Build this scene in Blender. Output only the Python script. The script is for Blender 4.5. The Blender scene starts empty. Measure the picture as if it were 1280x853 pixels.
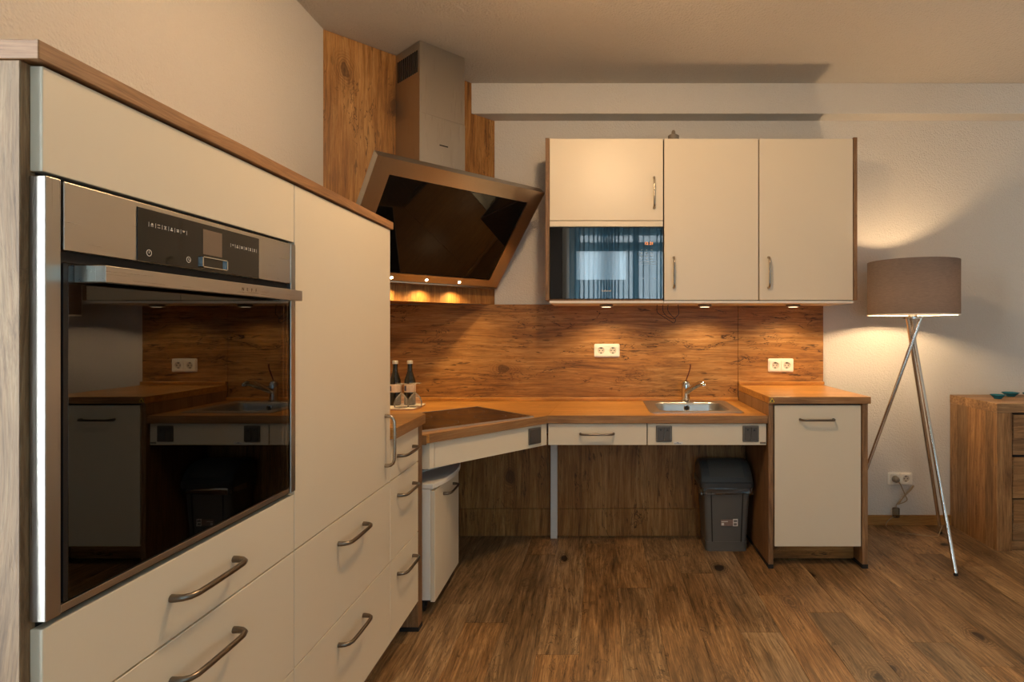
import bpy, bmesh, math, random
from mathutils import Vector, Matrix
random.seed(7)
S = bpy.context.scene
C = S.collection

# ------------------------------------------------------------------ camera
FPX = 729.0                       # focal length in pixels of a 1280 px wide frame
VX, VY = 750.0, 412.0             # principal vanishing point in the 1280x853 frame
CAM_H = 1.149
cam_d = bpy.data.cameras.new('camera')
cam_d.sensor_width = 36.0
cam_d.lens = FPX * 36.0 / 1280.0
cam_d.shift_x = -(VX - 640.0) / 1280.0
cam_d.shift_y = -(426.5 - VY) / 1280.0
cam_d.clip_start = 0.02
cam = bpy.data.objects.new('camera', cam_d)
cam.location = (0, 0, CAM_H)
cam.rotation_euler = (math.pi / 2, 0, 0)
C.objects.link(cam)
S.camera = cam

# ------------------------------------------------------------------ world and exposure
W = bpy.data.worlds.new('sky')
S.world = W
W.use_nodes = True
W.node_tree.nodes['Background'].inputs[0].default_value = (0.55, 0.72, 0.85, 1)
W.node_tree.nodes['Background'].inputs[1].default_value = 1.5
S.view_settings.view_transform = 'Standard'
S.view_settings.look = 'None'
S.view_settings.gamma = 1.0
S.view_settings.use_curve_mapping = False
S.view_settings.exposure = 0.16
S.cycles.use_denoising = True
S.cycles.max_bounces = 10
S.cycles.diffuse_bounces = 5
S.cycles.transparent_max_bounces = 16
S.cycles.sample_clamp_indirect = 6.0
S.cycles.caustics_reflective = False
S.cycles.caustics_refractive = False

WARM = (1.0, 0.64, 0.33)


def light(name, kind, loc, energy, color, size=0.05, rot=None, spot=None, blend=0.5):
    d = bpy.data.lights.new(name, kind)
    d.energy = energy
    d.color = color
    if kind == 'AREA':
        d.shape = 'RECTANGLE'
        d.size, d.size_y = size
    else:
        d.shadow_soft_size = size
    if spot:
        d.spot_size = spot
        d.spot_blend = blend
    o = bpy.data.objects.new(name, d)
    o.location = loc
    if rot:
        o.rotation_euler = rot
    C.objects.link(o)
    return o


# daylight entering through the window wall behind the camera
light('window_daylight', 'AREA', (0.80, -1.45, 1.30), 95, (0.86, 0.96, 1.0), (2.3, 2.2), (math.pi / 2, 0, 0))

light('side_window_daylight', 'AREA', (-1.62, -0.22, 1.35), 225, (0.92, 0.98, 1.0), (1.65, 2.1), (math.pi / 2, 0, -math.pi / 2))

# room
XL, XR, YB, YF, ZC = -1.29, 4.0, 3.431, -1.15, 2.55


# ------------------------------------------------------------------ materials
def srgb(r, g, b):
    f = lambda c: (c / 255 / 12.92) if c / 255 <= 0.04045 else ((c / 255 + 0.055) / 1.055) ** 2.4
    return (f(r), f(g), f(b), 1.0)


MATS = {}


def new_mat(name):
    m = bpy.data.materials.new(name)
    m.use_nodes = True
    MATS[name] = m
    nt = m.node_tree
    return m, nt, nt.nodes['Principled BSDF']


def plain(name, col, rough=0.5, metal=0.0, spec=0.5, noise=0.0, nscale=30.0, bump=0.0, bscale=200.0, ior=None, coat=0.0):
    m, nt, p = new_mat(name)
    p.inputs['Base Color'].default_value = col
    p.inputs['Roughness'].default_value = rough
    p.inputs['Metallic'].default_value = metal
    p.inputs['Specular IOR Level'].default_value = spec
    p.inputs['Coat Weight'].default_value = coat
    if ior:
        p.inputs['IOR'].default_value = ior
    tc = nt.nodes.new('ShaderNodeTexCoord')
    if noise > 0:
        n = nt.nodes.new('ShaderNodeTexNoise')
        n.inputs['Scale'].default_value = nscale
        n.inputs['Detail'].default_value = 4
        nt.links.new(tc.outputs['Object'], n.inputs['Vector'])
        mr = nt.nodes.new('ShaderNodeMapRange')
        mr.inputs['To Min'].default_value = 1 - noise
        mr.inputs['To Max'].default_value = 1 + noise
        nt.links.new(n.outputs['Fac'], mr.inputs['Value'])
        mx = nt.nodes.new('ShaderNodeMix')
        mx.data_type = 'RGBA'
        mx.blend_type = 'MULTIPLY'
        mx.inputs['Factor'].default_value = 1
        mx.inputs['A'].default_value = col
        nt.links.new(mr.outputs[0], mx.inputs['B'])
        nt.links.new(mx.outputs['Result'], p.inputs['Base Color'])
    if bump > 0:
        n = nt.nodes.new('ShaderNodeTexNoise')
        n.inputs['Scale'].default_value = bscale
        n.inputs['Detail'].default_value = 3
        nt.links.new(tc.outputs['Object'], n.inputs['Vector'])
        b = nt.nodes.new('ShaderNodeBump')
        b.inputs['Strength'].default_value = bump
        b.inputs['Distance'].default_value = 0.004
        nt.links.new(n.outputs['Fac'], b.inputs['Height'])
        nt.links.new(b.outputs[0], p.inputs['Normal'])
    return m


def wood(name, dark, mid, lite, axis='X', scale=1.0, rough=0.5, crack=0.8, knots=0.6, fine=0.5, rnd=False, spec=0.4, bump=0.15, vary=0.0, coat=0.0):
    """Procedural oak: stretched noise for the grain, dark splits, knots; grain runs along `axis`."""
    m, nt, p = new_mat(name)
    N, L = nt.nodes, nt.links
    tc = N.new('ShaderNodeTexCoord')
    vec = tc.outputs['Object']
    oi = None
    if rnd:
        oi = N.new('ShaderNodeObjectInfo')
        cx = N.new('ShaderNodeCombineXYZ')
        for i, k in enumerate((37.0, 91.0, 53.0)):
            mm = N.new('ShaderNodeMath')
            mm.operation = 'MULTIPLY'
            mm.inputs[1].default_value = k
            L.new(oi.outputs['Random'], mm.inputs[0])
            L.new(mm.outputs[0], cx.inputs[i])
        ad = N.new('ShaderNodeVectorMath')
        ad.operation = 'ADD'
        L.new(vec, ad.inputs[0])
        L.new(cx.outputs[0], ad.inputs[1])
        vec = ad.outputs[0]

    def mapped(k):
        mp = N.new('ShaderNodeMapping')
        sc = [scale, scale, scale]
        for ax in ('XY' if axis == 'H' else axis):
            sc['XYZ'.index(ax)] *= k
        mp.inputs['Scale'].default_value = sc
        L.new(vec, mp.inputs['Vector'])
        return mp.outputs[0]

    def noise(v, s, d, dist=0.0, r=0.55):
        n = N.new('ShaderNodeTexNoise')
        n.inputs['Scale'].default_value = s
        n.inputs['Detail'].default_value = d
        n.inputs['Distortion'].default_value = dist
        n.inputs['Roughness'].default_value = r
        L.new(v, n.inputs['Vector'])
        return n.outputs['Fac']

    def mrange(v, a, b, c, d):
        r = N.new('ShaderNodeMapRange')
        for i, x in zip(('From Min', 'From Max', 'To Min', 'To Max'), (a, b, c, d)):
            r.inputs[i].default_value = x
        L.new(v, r.inputs['Value'])
        return r.outputs[0]

    def math_(op, a, b):
        q = N.new('ShaderNodeMath')
        q.operation = op
        for i, x in enumerate((a, b)):
            if isinstance(x, (int, float)):
                q.inputs[i].default_value = x
            else:
                L.new(x, q.inputs[i])
        return q.outputs[0]

    def mixc(mode, fac, a, b):
        q = N.new('ShaderNodeMix')
        q.data_type = 'RGBA'
        q.blend_type = mode
        for k, x in (('Factor', fac), ('A', a), ('B', b)):
            s = [i for i in q.inputs if i.name == k and i.enabled][0]
            if isinstance(x, (int, float)):
                s.default_value = x
            elif isinstance(x, tuple):
                s.default_value = x
            else:
                L.new(x, s)
        return [o for o in q.outputs if o.enabled][0]

    # meandering grain: warp the coordinates with a slow noise
    wn_ = N.new('ShaderNodeTexNoise')
    wn_.inputs['Scale'].default_value = 2.6
    wn_.inputs['Detail'].default_value = 2
    L.new(mapped(0.35), wn_.inputs['Vector'])
    wsub = N.new('ShaderNodeVectorMath')
    wsub.operation = 'SUBTRACT'
    wsub.inputs[1].default_value = (0.5, 0.5, 0.5)
    L.new(wn_.outputs['Color'], wsub.inputs[0])
    wsc = N.new('ShaderNodeVectorMath')
    wsc.operation = 'SCALE'
    wsc.inputs['Scale'].default_value = 0.10
    L.new(wsub.outputs[0], wsc.inputs[0])
    wad = N.new('ShaderNodeVectorMath')
    wad.operation = 'ADD'
    L.new(vec, wad.inputs[0])
    L.new(wsc.outputs[0], wad.inputs[1])
    vec = wad.outputs[0]
    g1 = noise(mapped(0.16), 7, 5, 0.3)
    g2 = noise(mapped(0.06), 60, 6, 0.0, 0.72)
    g = math_('ADD', math_('MULTIPLY', g1, 0.40), math_('MULTIPLY', g2, 0.60))
    rp = N.new('ShaderNodeValToRGB')
    rp.color_ramp.elements[0].position = 0.36
    rp.color_ramp.elements[0].color = dark
    rp.color_ramp.elements[1].position = 0.62
    rp.color_ramp.elements[1].color = lite
    e = rp.color_ramp.elements.new(0.49)
    e.color = mid
    L.new(g, rp.inputs[0])
    col = rp.outputs[0]
    # fine pores
    f = noise(mapped(0.03), 170, 3, 0.0, 0.8)
    col = mixc('MULTIPLY', fine, col, mrange(f, 0.32, 0.68, 0.45, 1.38))
    # broad patches
    b_ = noise(mapped(0.6), 2.6, 4)
    col = mixc('MULTIPLY', 1.0, col, mrange(b_, 0.3, 0.7, 0.84, 1.15))
    # splits and short bark dashes
    h = None
    ink = (dark[0] * .22, dark[1] * .18, dark[2] * .15, 1)
    if crack > 0:
        c1 = noise(mapped(0.20), 15, 5, 1.2, 0.62)
        dev = math_('ABSOLUTE', math_('SUBTRACT', c1, 0.5), 0)
        line = mrange(dev, 0.003, 0.014, 1.0, 0.0)
        msk = mrange(noise(mapped(0.5), 7.5, 3), 0.50, 0.56, 0.0, 1.0)
        h = math_('MULTIPLY', line, msk)
        dash = mrange(noise(mapped(0.16), 62, 2, 0.5), 0.625, 0.675, 0.0, 0.85)
        dmsk = mrange(noise(mapped(0.7), 4.0, 2), 0.45, 0.60, 0.15, 1.0)
        h = math_('MAXIMUM', h, math_('MULTIPLY', dash, dmsk))
        col = mixc('MIX', math_('MULTIPLY', h, crack), col, ink)
    if knots > 0:
        v = N.new('ShaderNodeTexVoronoi')
        v.inputs['Scale'].default_value = 5.0
        L.new(mapped(0.55), v.inputs['Vector'])
        dis = math_('ADD', v.outputs['Distance'], math_('MULTIPLY', math_('SUBTRACT', noise(mapped(0.6), 30, 3), 0.5), 0.12))
        sx = N.new('ShaderNodeSeparateColor')
        L.new(v.outputs['Color'], sx.inputs[0])
        some = mrange(sx.outputs[0], 0.30, 0.36, 0.0, 1.0)
        halo = math_('MULTIPLY', mrange(dis, 0.15, 0.33, 1.0, 0.0), some)
        ringn = N.new('ShaderNodeMath')
        ringn.operation = 'SINE'
        L.new(math_('MULTIPLY', dis, 150.0), ringn.inputs[0])
        col = mixc('MIX', math_('MULTIPLY', math_('MULTIPLY', halo, mrange(ringn.outputs[0], -1, 1, 0.1, 1.0)), knots), col, dark)
        k = math_('MULTIPLY', mrange(dis, 0.085, 0.135, 1.0, 0.0), some)
        col = mixc('MIX', math_('MULTIPLY', k, knots), col, ink)
    if rnd and vary > 0:
        col = mixc('MULTIPLY', 1.0, col, mrange(oi.outputs['Random'], 0, 1, 1 - vary, 1 + vary))
        r2 = N.new('ShaderNodeMath')
        r2.operation = 'FRACT'
        L.new(math_('MULTIPLY', oi.outputs['Random'], 17.31), r2.inputs[0])
        tint = mixc('MIX', r2.outputs[0], (1.10, 0.97, 0.80, 1), (0.90, 0.94, 1.0, 1))
        col = mixc('MULTIPLY', 1.0, col, tint)
    L.new(col, p.inputs['Base Color'])
    p.inputs['Roughness'].default_value = rough
    p.inputs['Specular IOR Level'].default_value = spec
    p.inputs['Coat Weight'].default_value = coat
    p.inputs['Coat Roughness'].default_value = 0.15
    bp = N.new('ShaderNodeBump')
    bp.inputs['Strength'].default_value = bump
    bp.inputs['Distance'].default_value = 0.002
    hh = f if h is None else math_('SUBTRACT', f, h)
    L.new(hh, bp.inputs['Height'])
    L.new(bp.outputs[0], p.inputs['Normal'])
    return m


def plaster(name, col, strength=0.5, scale=70):
    m, nt, p = new_mat(name)
    N, L = nt.nodes, nt.links
    tc = N.new('ShaderNodeTexCoord')
    n = N.new('ShaderNodeTexNoise')
    n.inputs['Scale'].default_value = scale
    n.inputs['Detail'].default_value = 5
    n.inputs['Roughness'].default_value = 0.6
    L.new(tc.outputs['Object'], n.inputs['Vector'])
    v = N.new('ShaderNodeTexVoronoi')
    v.inputs['Scale'].default_value = scale * 1.6
    L.new(tc.outputs['Object'], v.inputs['Vector'])
    a = N.new('ShaderNodeMath')
    a.operation = 'MULTIPLY_ADD'
    a.inputs[1].default_value = -0.5
    L.new(v.outputs['Distance'], a.inputs[0])
    L.new(n.outputs['Fac'], a.inputs[2])
    b = N.new('ShaderNodeBump')
    b.inputs['Strength'].default_value = strength
    b.inputs['Distance'].default_value = 0.006
    L.new(a.outputs[0], b.inputs['Height'])
    L.new(b.outputs[0], p.inputs['Normal'])
    p.inputs['Base Color'].default_value = col
    p.inputs['Roughness'].default_value = 0.9
    p.inputs['Specular IOR Level'].default_value = 0.2
    return m


def steel(name, col, rough, axis, aniso=0.03):
    m, nt, p = new_mat(name)
    N, L = nt.nodes, nt.links
    tc = N.new('ShaderNodeTexCoord')
    mp = N.new('ShaderNodeMapping')
    sc = [600.0, 600.0, 600.0]
    sc['XYZ'.index(axis)] = 6.0
    mp.inputs['Scale'].default_value = sc
    L.new(tc.outputs['Object'], mp.inputs['Vector'])
    n = N.new('ShaderNodeTexNoise')
    n.inputs['Scale'].default_value = 1.0
    n.inputs['Detail'].default_value = 2
    L.new(mp.outputs[0], n.inputs['Vector'])
    r = N.new('ShaderNodeMapRange')
    r.inputs['To Min'].default_value = rough - 0.08
    r.inputs['To Max'].default_value = rough + 0.1
    L.new(n.outputs['Fac'], r.inputs['Value'])
    L.new(r.outputs[0], p.inputs['Roughness'])
    b = N.new('ShaderNodeBump')
    b.inputs['Strength'].default_value = aniso
    b.inputs['Distance'].default_value = 0.001
    L.new(n.outputs['Fac'], b.inputs['Height'])
    L.new(b.outputs[0], p.inputs['Normal'])
    p.inputs['Base Color'].default_value = col
    p.inputs['Metallic'].default_value = 1.0
    return m


def emit(name, col, strength):
    m, nt, p = new_mat(name)
    p.inputs['Base Color'].default_value = col
    p.inputs['Emission Color'].default_value = col
    p.inputs['Emission Strength'].default_value = strength
    return m


def glassy(name, tint, transp, ior=1.5, rough=0.0, milk=0.0):
    """Thin pane: Fresnel mirror over a tinted see-through layer."""
    m, nt, p = new_mat(name)
    N, L = nt.nodes, nt.links
    N.remove(p)
    out = N['Material Output']
    t = N.new('ShaderNodeBsdfTransparent')
    t.inputs[0].default_value = (tint[0] * transp, tint[1] * transp, tint[2] * transp, 1)
    g = N.new('ShaderNodeBsdfGlossy')
    g.inputs['Roughness'].default_value = rough
    fr = N.new('ShaderNodeFresnel')
    fr.inputs['IOR'].default_value = ior
    mx = N.new('ShaderNodeMixShader')
    L.new(fr.outputs[0], mx.inputs[0])
    L.new(t.outputs[0], mx.inputs[1])
    L.new(g.outputs[0], mx.inputs[2])
    last = mx.outputs[0]
    if milk > 0:
        df = N.new('ShaderNodeBsdfDiffuse')
        df.inputs[0].default_value = (0.9, 0.86, 0.8, 1)
        m3 = N.new('ShaderNodeMixShader')
        m3.inputs[0].default_value = milk
        L.new(last, m3.inputs[1])
        L.new(df.outputs[0], m3.inputs[2])
        last = m3.outputs[0]
    L.new(last, out.inputs[0])
    return m


def cloth(name, col, trans, see):
    m, nt, p = new_mat(name)
    N, L = nt.nodes, nt.links
    N.remove(p)
    out = N['Material Output']
    tc = N.new('ShaderNodeTexCoord')
    wv = N.new('ShaderNodeTexNoise')
    wv.inputs['Scale'].default_value = 1
    wmp = N.new('ShaderNodeMapping')
    wmp.inputs['Scale'].default_value = (45, 45, 420)
    L.new(tc.outputs['Object'], wmp.inputs['Vector'])
    L.new(wmp.outputs[0], wv.inputs['Vector'])
    mr = N.new('ShaderNodeMapRange')
    mr.inputs['To Min'].default_value = 0.75
    mr.inputs['To Max'].default_value = 1.25
    L.new(wv.outputs['Fac'], mr.inputs['Value'])
    mc = N.new('ShaderNodeMix')
    mc.data_type = 'RGBA'
    mc.blend_type = 'MULTIPLY'
    mc.inputs['Factor'].default_value = 1
    mc.inputs['A'].default_value = col
    L.new(mr.outputs[0], mc.inputs['B'])
    d = N.new('ShaderNodeBsdfDiffuse')
    t = N.new('ShaderNodeBsdfTranslucent')
    L.new(mc.outputs['Result'], d.inputs[0])
    L.new(mc.outputs['Result'], t.inputs[0])
    m1 = N.new('ShaderNodeMixShader')
    m1.inputs[0].default_value = trans
    L.new(d.outputs[0], m1.inputs[1])
    L.new(t.outputs[0], m1.inputs[2])
    last = m1.outputs[0]
    if see > 0:
        tr = N.new('ShaderNodeBsdfTransparent')
        m2 = N.new('ShaderNodeMixShader')
        m2.inputs[0].default_value = see
        L.new(last, m2.inputs[1])
        L.new(tr.outputs[0], m2.inputs[2])
        last = m2.outputs[0]
    L.new(last, out.inputs[0])
    return m


OAKD, OAKM, OAKL = srgb(106, 68, 30), srgb(156, 106, 52), srgb(186, 138, 80)
M_oak_x = wood('oak_laminate_along', OAKD, OAKM, OAKL, 'X', 1.0, crack=0.9)
M_oak_z = wood('oak_laminate_upright', OAKD, OAKM, OAKL, 'Z', 1.0)
M_top = wood('worktop_oak', srgb(146, 94, 40), srgb(186, 128, 60), srgb(208, 154, 84), 'X', 0.9, rough=0.32, crack=0.35, knots=0.2, spec=0.5)
M_edge_x = wood('worktop_edge_oak', srgb(124, 84, 48), srgb(150, 108, 66), srgb(170, 128, 84), 'H', 1.6, rough=0.5, crack=0.0, knots=0.0)
M_edge_y = wood('board_edge_oak', srgb(120, 82, 48), srgb(152, 108, 68), srgb(174, 130, 88), 'H', 1.6, rough=0.5, crack=0.0, knots=0.0)
M_end = wood('cabinet_side_oak', srgb(108, 82, 56), srgb(142, 112, 80), srgb(166, 138, 104), 'Z', 1.8, rough=0.6, crack=0.15, knots=0.0, fine=0.6)
M_side_z = wood('side_panel_oak', srgb(104, 74, 46), srgb(138, 102, 68), srgb(160, 124, 88), 'Z', 1.3, crack=0.3, knots=0.3)
M_floor = wood('floor_plank_vinyl', srgb(94, 70, 44), srgb(144, 112, 76), srgb(180, 148, 108), 'Y', 1.0, rough=0.42, crack=0.6, knots=1.0, fine=0.9, rnd=True, vary=0.09, spec=0.45, bump=0.2)
M_side = wood('sideboard_oak', srgb(98, 70, 42), srgb(138, 104, 68), srgb(170, 134, 94), 'Z', 1.2, rough=0.45, crack=0.4, knots=0.35, rnd=True, vary=0.16)
M_side_x = wood('sideboard_oak_across', srgb(98, 70, 42), srgb(138, 104, 68), srgb(170, 134, 94), 'X', 1.2, rough=0.45, crack=0.4, knots=0.35, rnd=True, vary=0.16)
M_skirt = wood('skirting_beech', srgb(140, 96, 44), srgb(166, 118, 60), srgb(184, 136, 76), 'X', 1.2, crack=0, knots=0)
M_cream = plain('cream_lacquer', srgb(232, 218, 192), 0.38, noise=0.015, nscale=8)
M_white = plain('white_carcass', srgb(236, 230, 218), 0.45)
M_wall = plaster('white_plaster', srgb(216, 210, 200), 0.65, 85)
M_ceil = plaster('ceiling_plaster', srgb(206, 198, 186), 1.0, 60)
M_steel_z = steel('brushed_steel_upright', (0.50, 0.47, 0.42, 1), 0.30, 'Z')
M_steel_y = steel('brushed_steel_across', (0.56, 0.52, 0.46, 1), 0.30, 'Y')
M_sink = steel('sink_steel', (0.46, 0.45, 0.43, 1), 0.33, 'X')
M_chrome = plain('chrome', (0.66, 0.64, 0.61, 1), 0.10, 1.0, noise=0.02)
M_bronze = plain('bronze_handle', (0.20, 0.165, 0.13, 1), 0.32, 1.0, noise=0.05)
M_nickel = plain('nickel_handle', (0.42, 0.36, 0.29, 1), 0.25, 1.0, noise=0.05)
M_black = plain('black_plastic', (0.008, 0.008, 0.009, 1), 0.4, noise=0.1)
M_gap = plain('dark_recess', (0.012, 0.010, 0.009, 1), 0.7, noise=0.1)
M_blackglass = plain('black_glass', (0.004, 0.004, 0.004, 1), 0.03, ior=1.36, noise=0.05)
M_mwglass = plain('mirror_black_glass', (0.004, 0.005, 0.006, 1), 0.015, ior=2.3, noise=0.05)
M_mwwin = plain('mesh_window_glass', (0.34, 0.36, 0.37, 1), 0.05, metal=0.75, ior=2.3, noise=0.05)
M_hob = plain('hob_ceramic', (0.006, 0.005, 0.004, 1), 0.08, spec=0.3, ior=1.33, noise=0.3, nscale=60)
M_ovenglass = glassy('oven_door_glass', (0.6, 0.5, 0.4), 0.7, 1.75)
M_oven_in = plain('oven_enamel', (0.012, 0.011, 0.010, 1), 0.35, noise=0.2)
M_rack = plain('oven_rack', (0.55, 0.42, 0.22, 1), 0.3, 1.0, noise=0.05)
M_ovendisp = plain('oven_display_glass', (0.010, 0.008, 0.006, 1), 0.04, ior=1.45, noise=0.05)
M_lcd = plain('display_lcd', srgb(120, 100, 82), 0.3, noise=0.03)
M_icon = plain('white_print', srgb(215, 205, 190), 0.6, noise=0.03)
M_print = plain('dark_print', srgb(96, 66, 40), 0.6, noise=0.03)
M_socket = plain('socket_white', srgb(240, 234, 220), 0.3, noise=0.02)
M_wellshade = plain('socket_well_shade', srgb(205, 196, 178), 0.4, noise=0.02)  # darker tone paints in the shadow inside the socket wells
M_switch = plain('anthracite_switch', srgb(84, 78, 72), 0.35, 0.15, noise=0.05)
M_switchf = plain('anthracite_frame', srgb(116, 110, 102), 0.3, 0.5, noise=0.05)
M_bin = plain('grey_bin_plastic', srgb(92, 89, 84), 0.5, noise=0.05, bump=0.1, bscale=400)
M_binlid = plain('dark_bin_lid', srgb(74, 75, 74), 0.38, noise=0.05)
M_liner = glassy('bin_liner_film', (0.75, 0.72, 0.68), 0.62, 1.9, 0.15)
M_sticker = plain('sticker_brown', srgb(136, 112, 100), 0.5, noise=0.35, nscale=160)
M_stickw = plain('sticker_white', srgb(225, 220, 212), 0.5, noise=0.03)
M_stickg = plain('sticker_grey', srgb(120, 116, 110), 0.5, noise=0.2, nscale=300)
M_yellow = plain('sticker_yellow', srgb(225, 200, 60), 0.5, noise=0.1)
M_alu = plain('white_aluminium', srgb(228, 226, 220), 0.4, 0.0, noise=0.03)
M_shade = cloth('shade_linen', srgb(132, 122, 116), 0.42, 0.0)
M_inner = plain('shade_lining', srgb(240, 235, 225), 0.8, noise=0.02)
M_bulb = emit('bulb_glow', (1.0, 0.74, 0.45, 1), 30)
M_globe = emit('opal_globe_glow', (1.0, 0.66, 0.36, 1), 128)
M_spot = emit('spot_lens_glow', (1.0, 0.78, 0.45, 1), 25)
M_puck = emit('puck_lens_glow', (1.0, 0.80, 0.50, 1), 3)
M_clear = glassy('clear_cord', (0.9, 0.86, 0.78), 0.75, 1.45, 0.1)
M_cord = plain('clear_cord_sheath', srgb(160, 136, 100), 0.3, noise=0.05)
M_wire = plain('black_wire', srgb(34, 22, 16), 0.5, noise=0.05)
M_red = plain('dark_red_lever', srgb(90, 34, 22), 0.35, noise=0.05)
M_bottle = plain('dark_bottle_glass', (0.012, 0.011, 0.008, 1), 0.05, ior=1.5, noise=0.05)
M_cap = plain('silver_cap', srgb(205, 200, 190), 0.3, 0.6, noise=0.03)
M_label = plain('bottle_label', srgb(200, 178, 160), 0.6, noise=0.3, nscale=60)
M_labelb = plain('bottle_label_blue', srgb(40, 48, 90), 0.5, noise=0.2)
M_glass = glassy('drinking_glass', (0.99, 0.98, 0.96), 0.985, 1.2, 0.02, 0.10)
M_tray = plain('white_napkin', srgb(228, 218, 204), 0.7, noise=0.03)
M_teal = plain('teal_glaze', srgb(20, 104, 120), 0.12, noise=0.3, nscale=40)
M_curtain = cloth('sheer_teal_curtain', srgb(126, 170, 188), 0.75, 0.24)
M_frame = plain('window_frame_white', srgb(220, 222, 222), 0.4, noise=0.02)
M_pane = glassy('window_glass', (1, 1, 1), 0.96, 1.45)
M_added_door = plain('added_door_dark', srgb(46, 36, 28), 0.5, noise=0.1)
M_led = emit('clock_digits', (1.0, 0.32, 0.08, 1), 1.6)
M_ferrule = plain('caster_black', (0.01, 0.01, 0.01, 1), 0.5, noise=0.1)
M_clip = plain('grey_clip', srgb(128, 118, 104), 0.5, noise=0.05)

# ------------------------------------------------------------------ mesh helpers
BASE = {}


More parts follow.
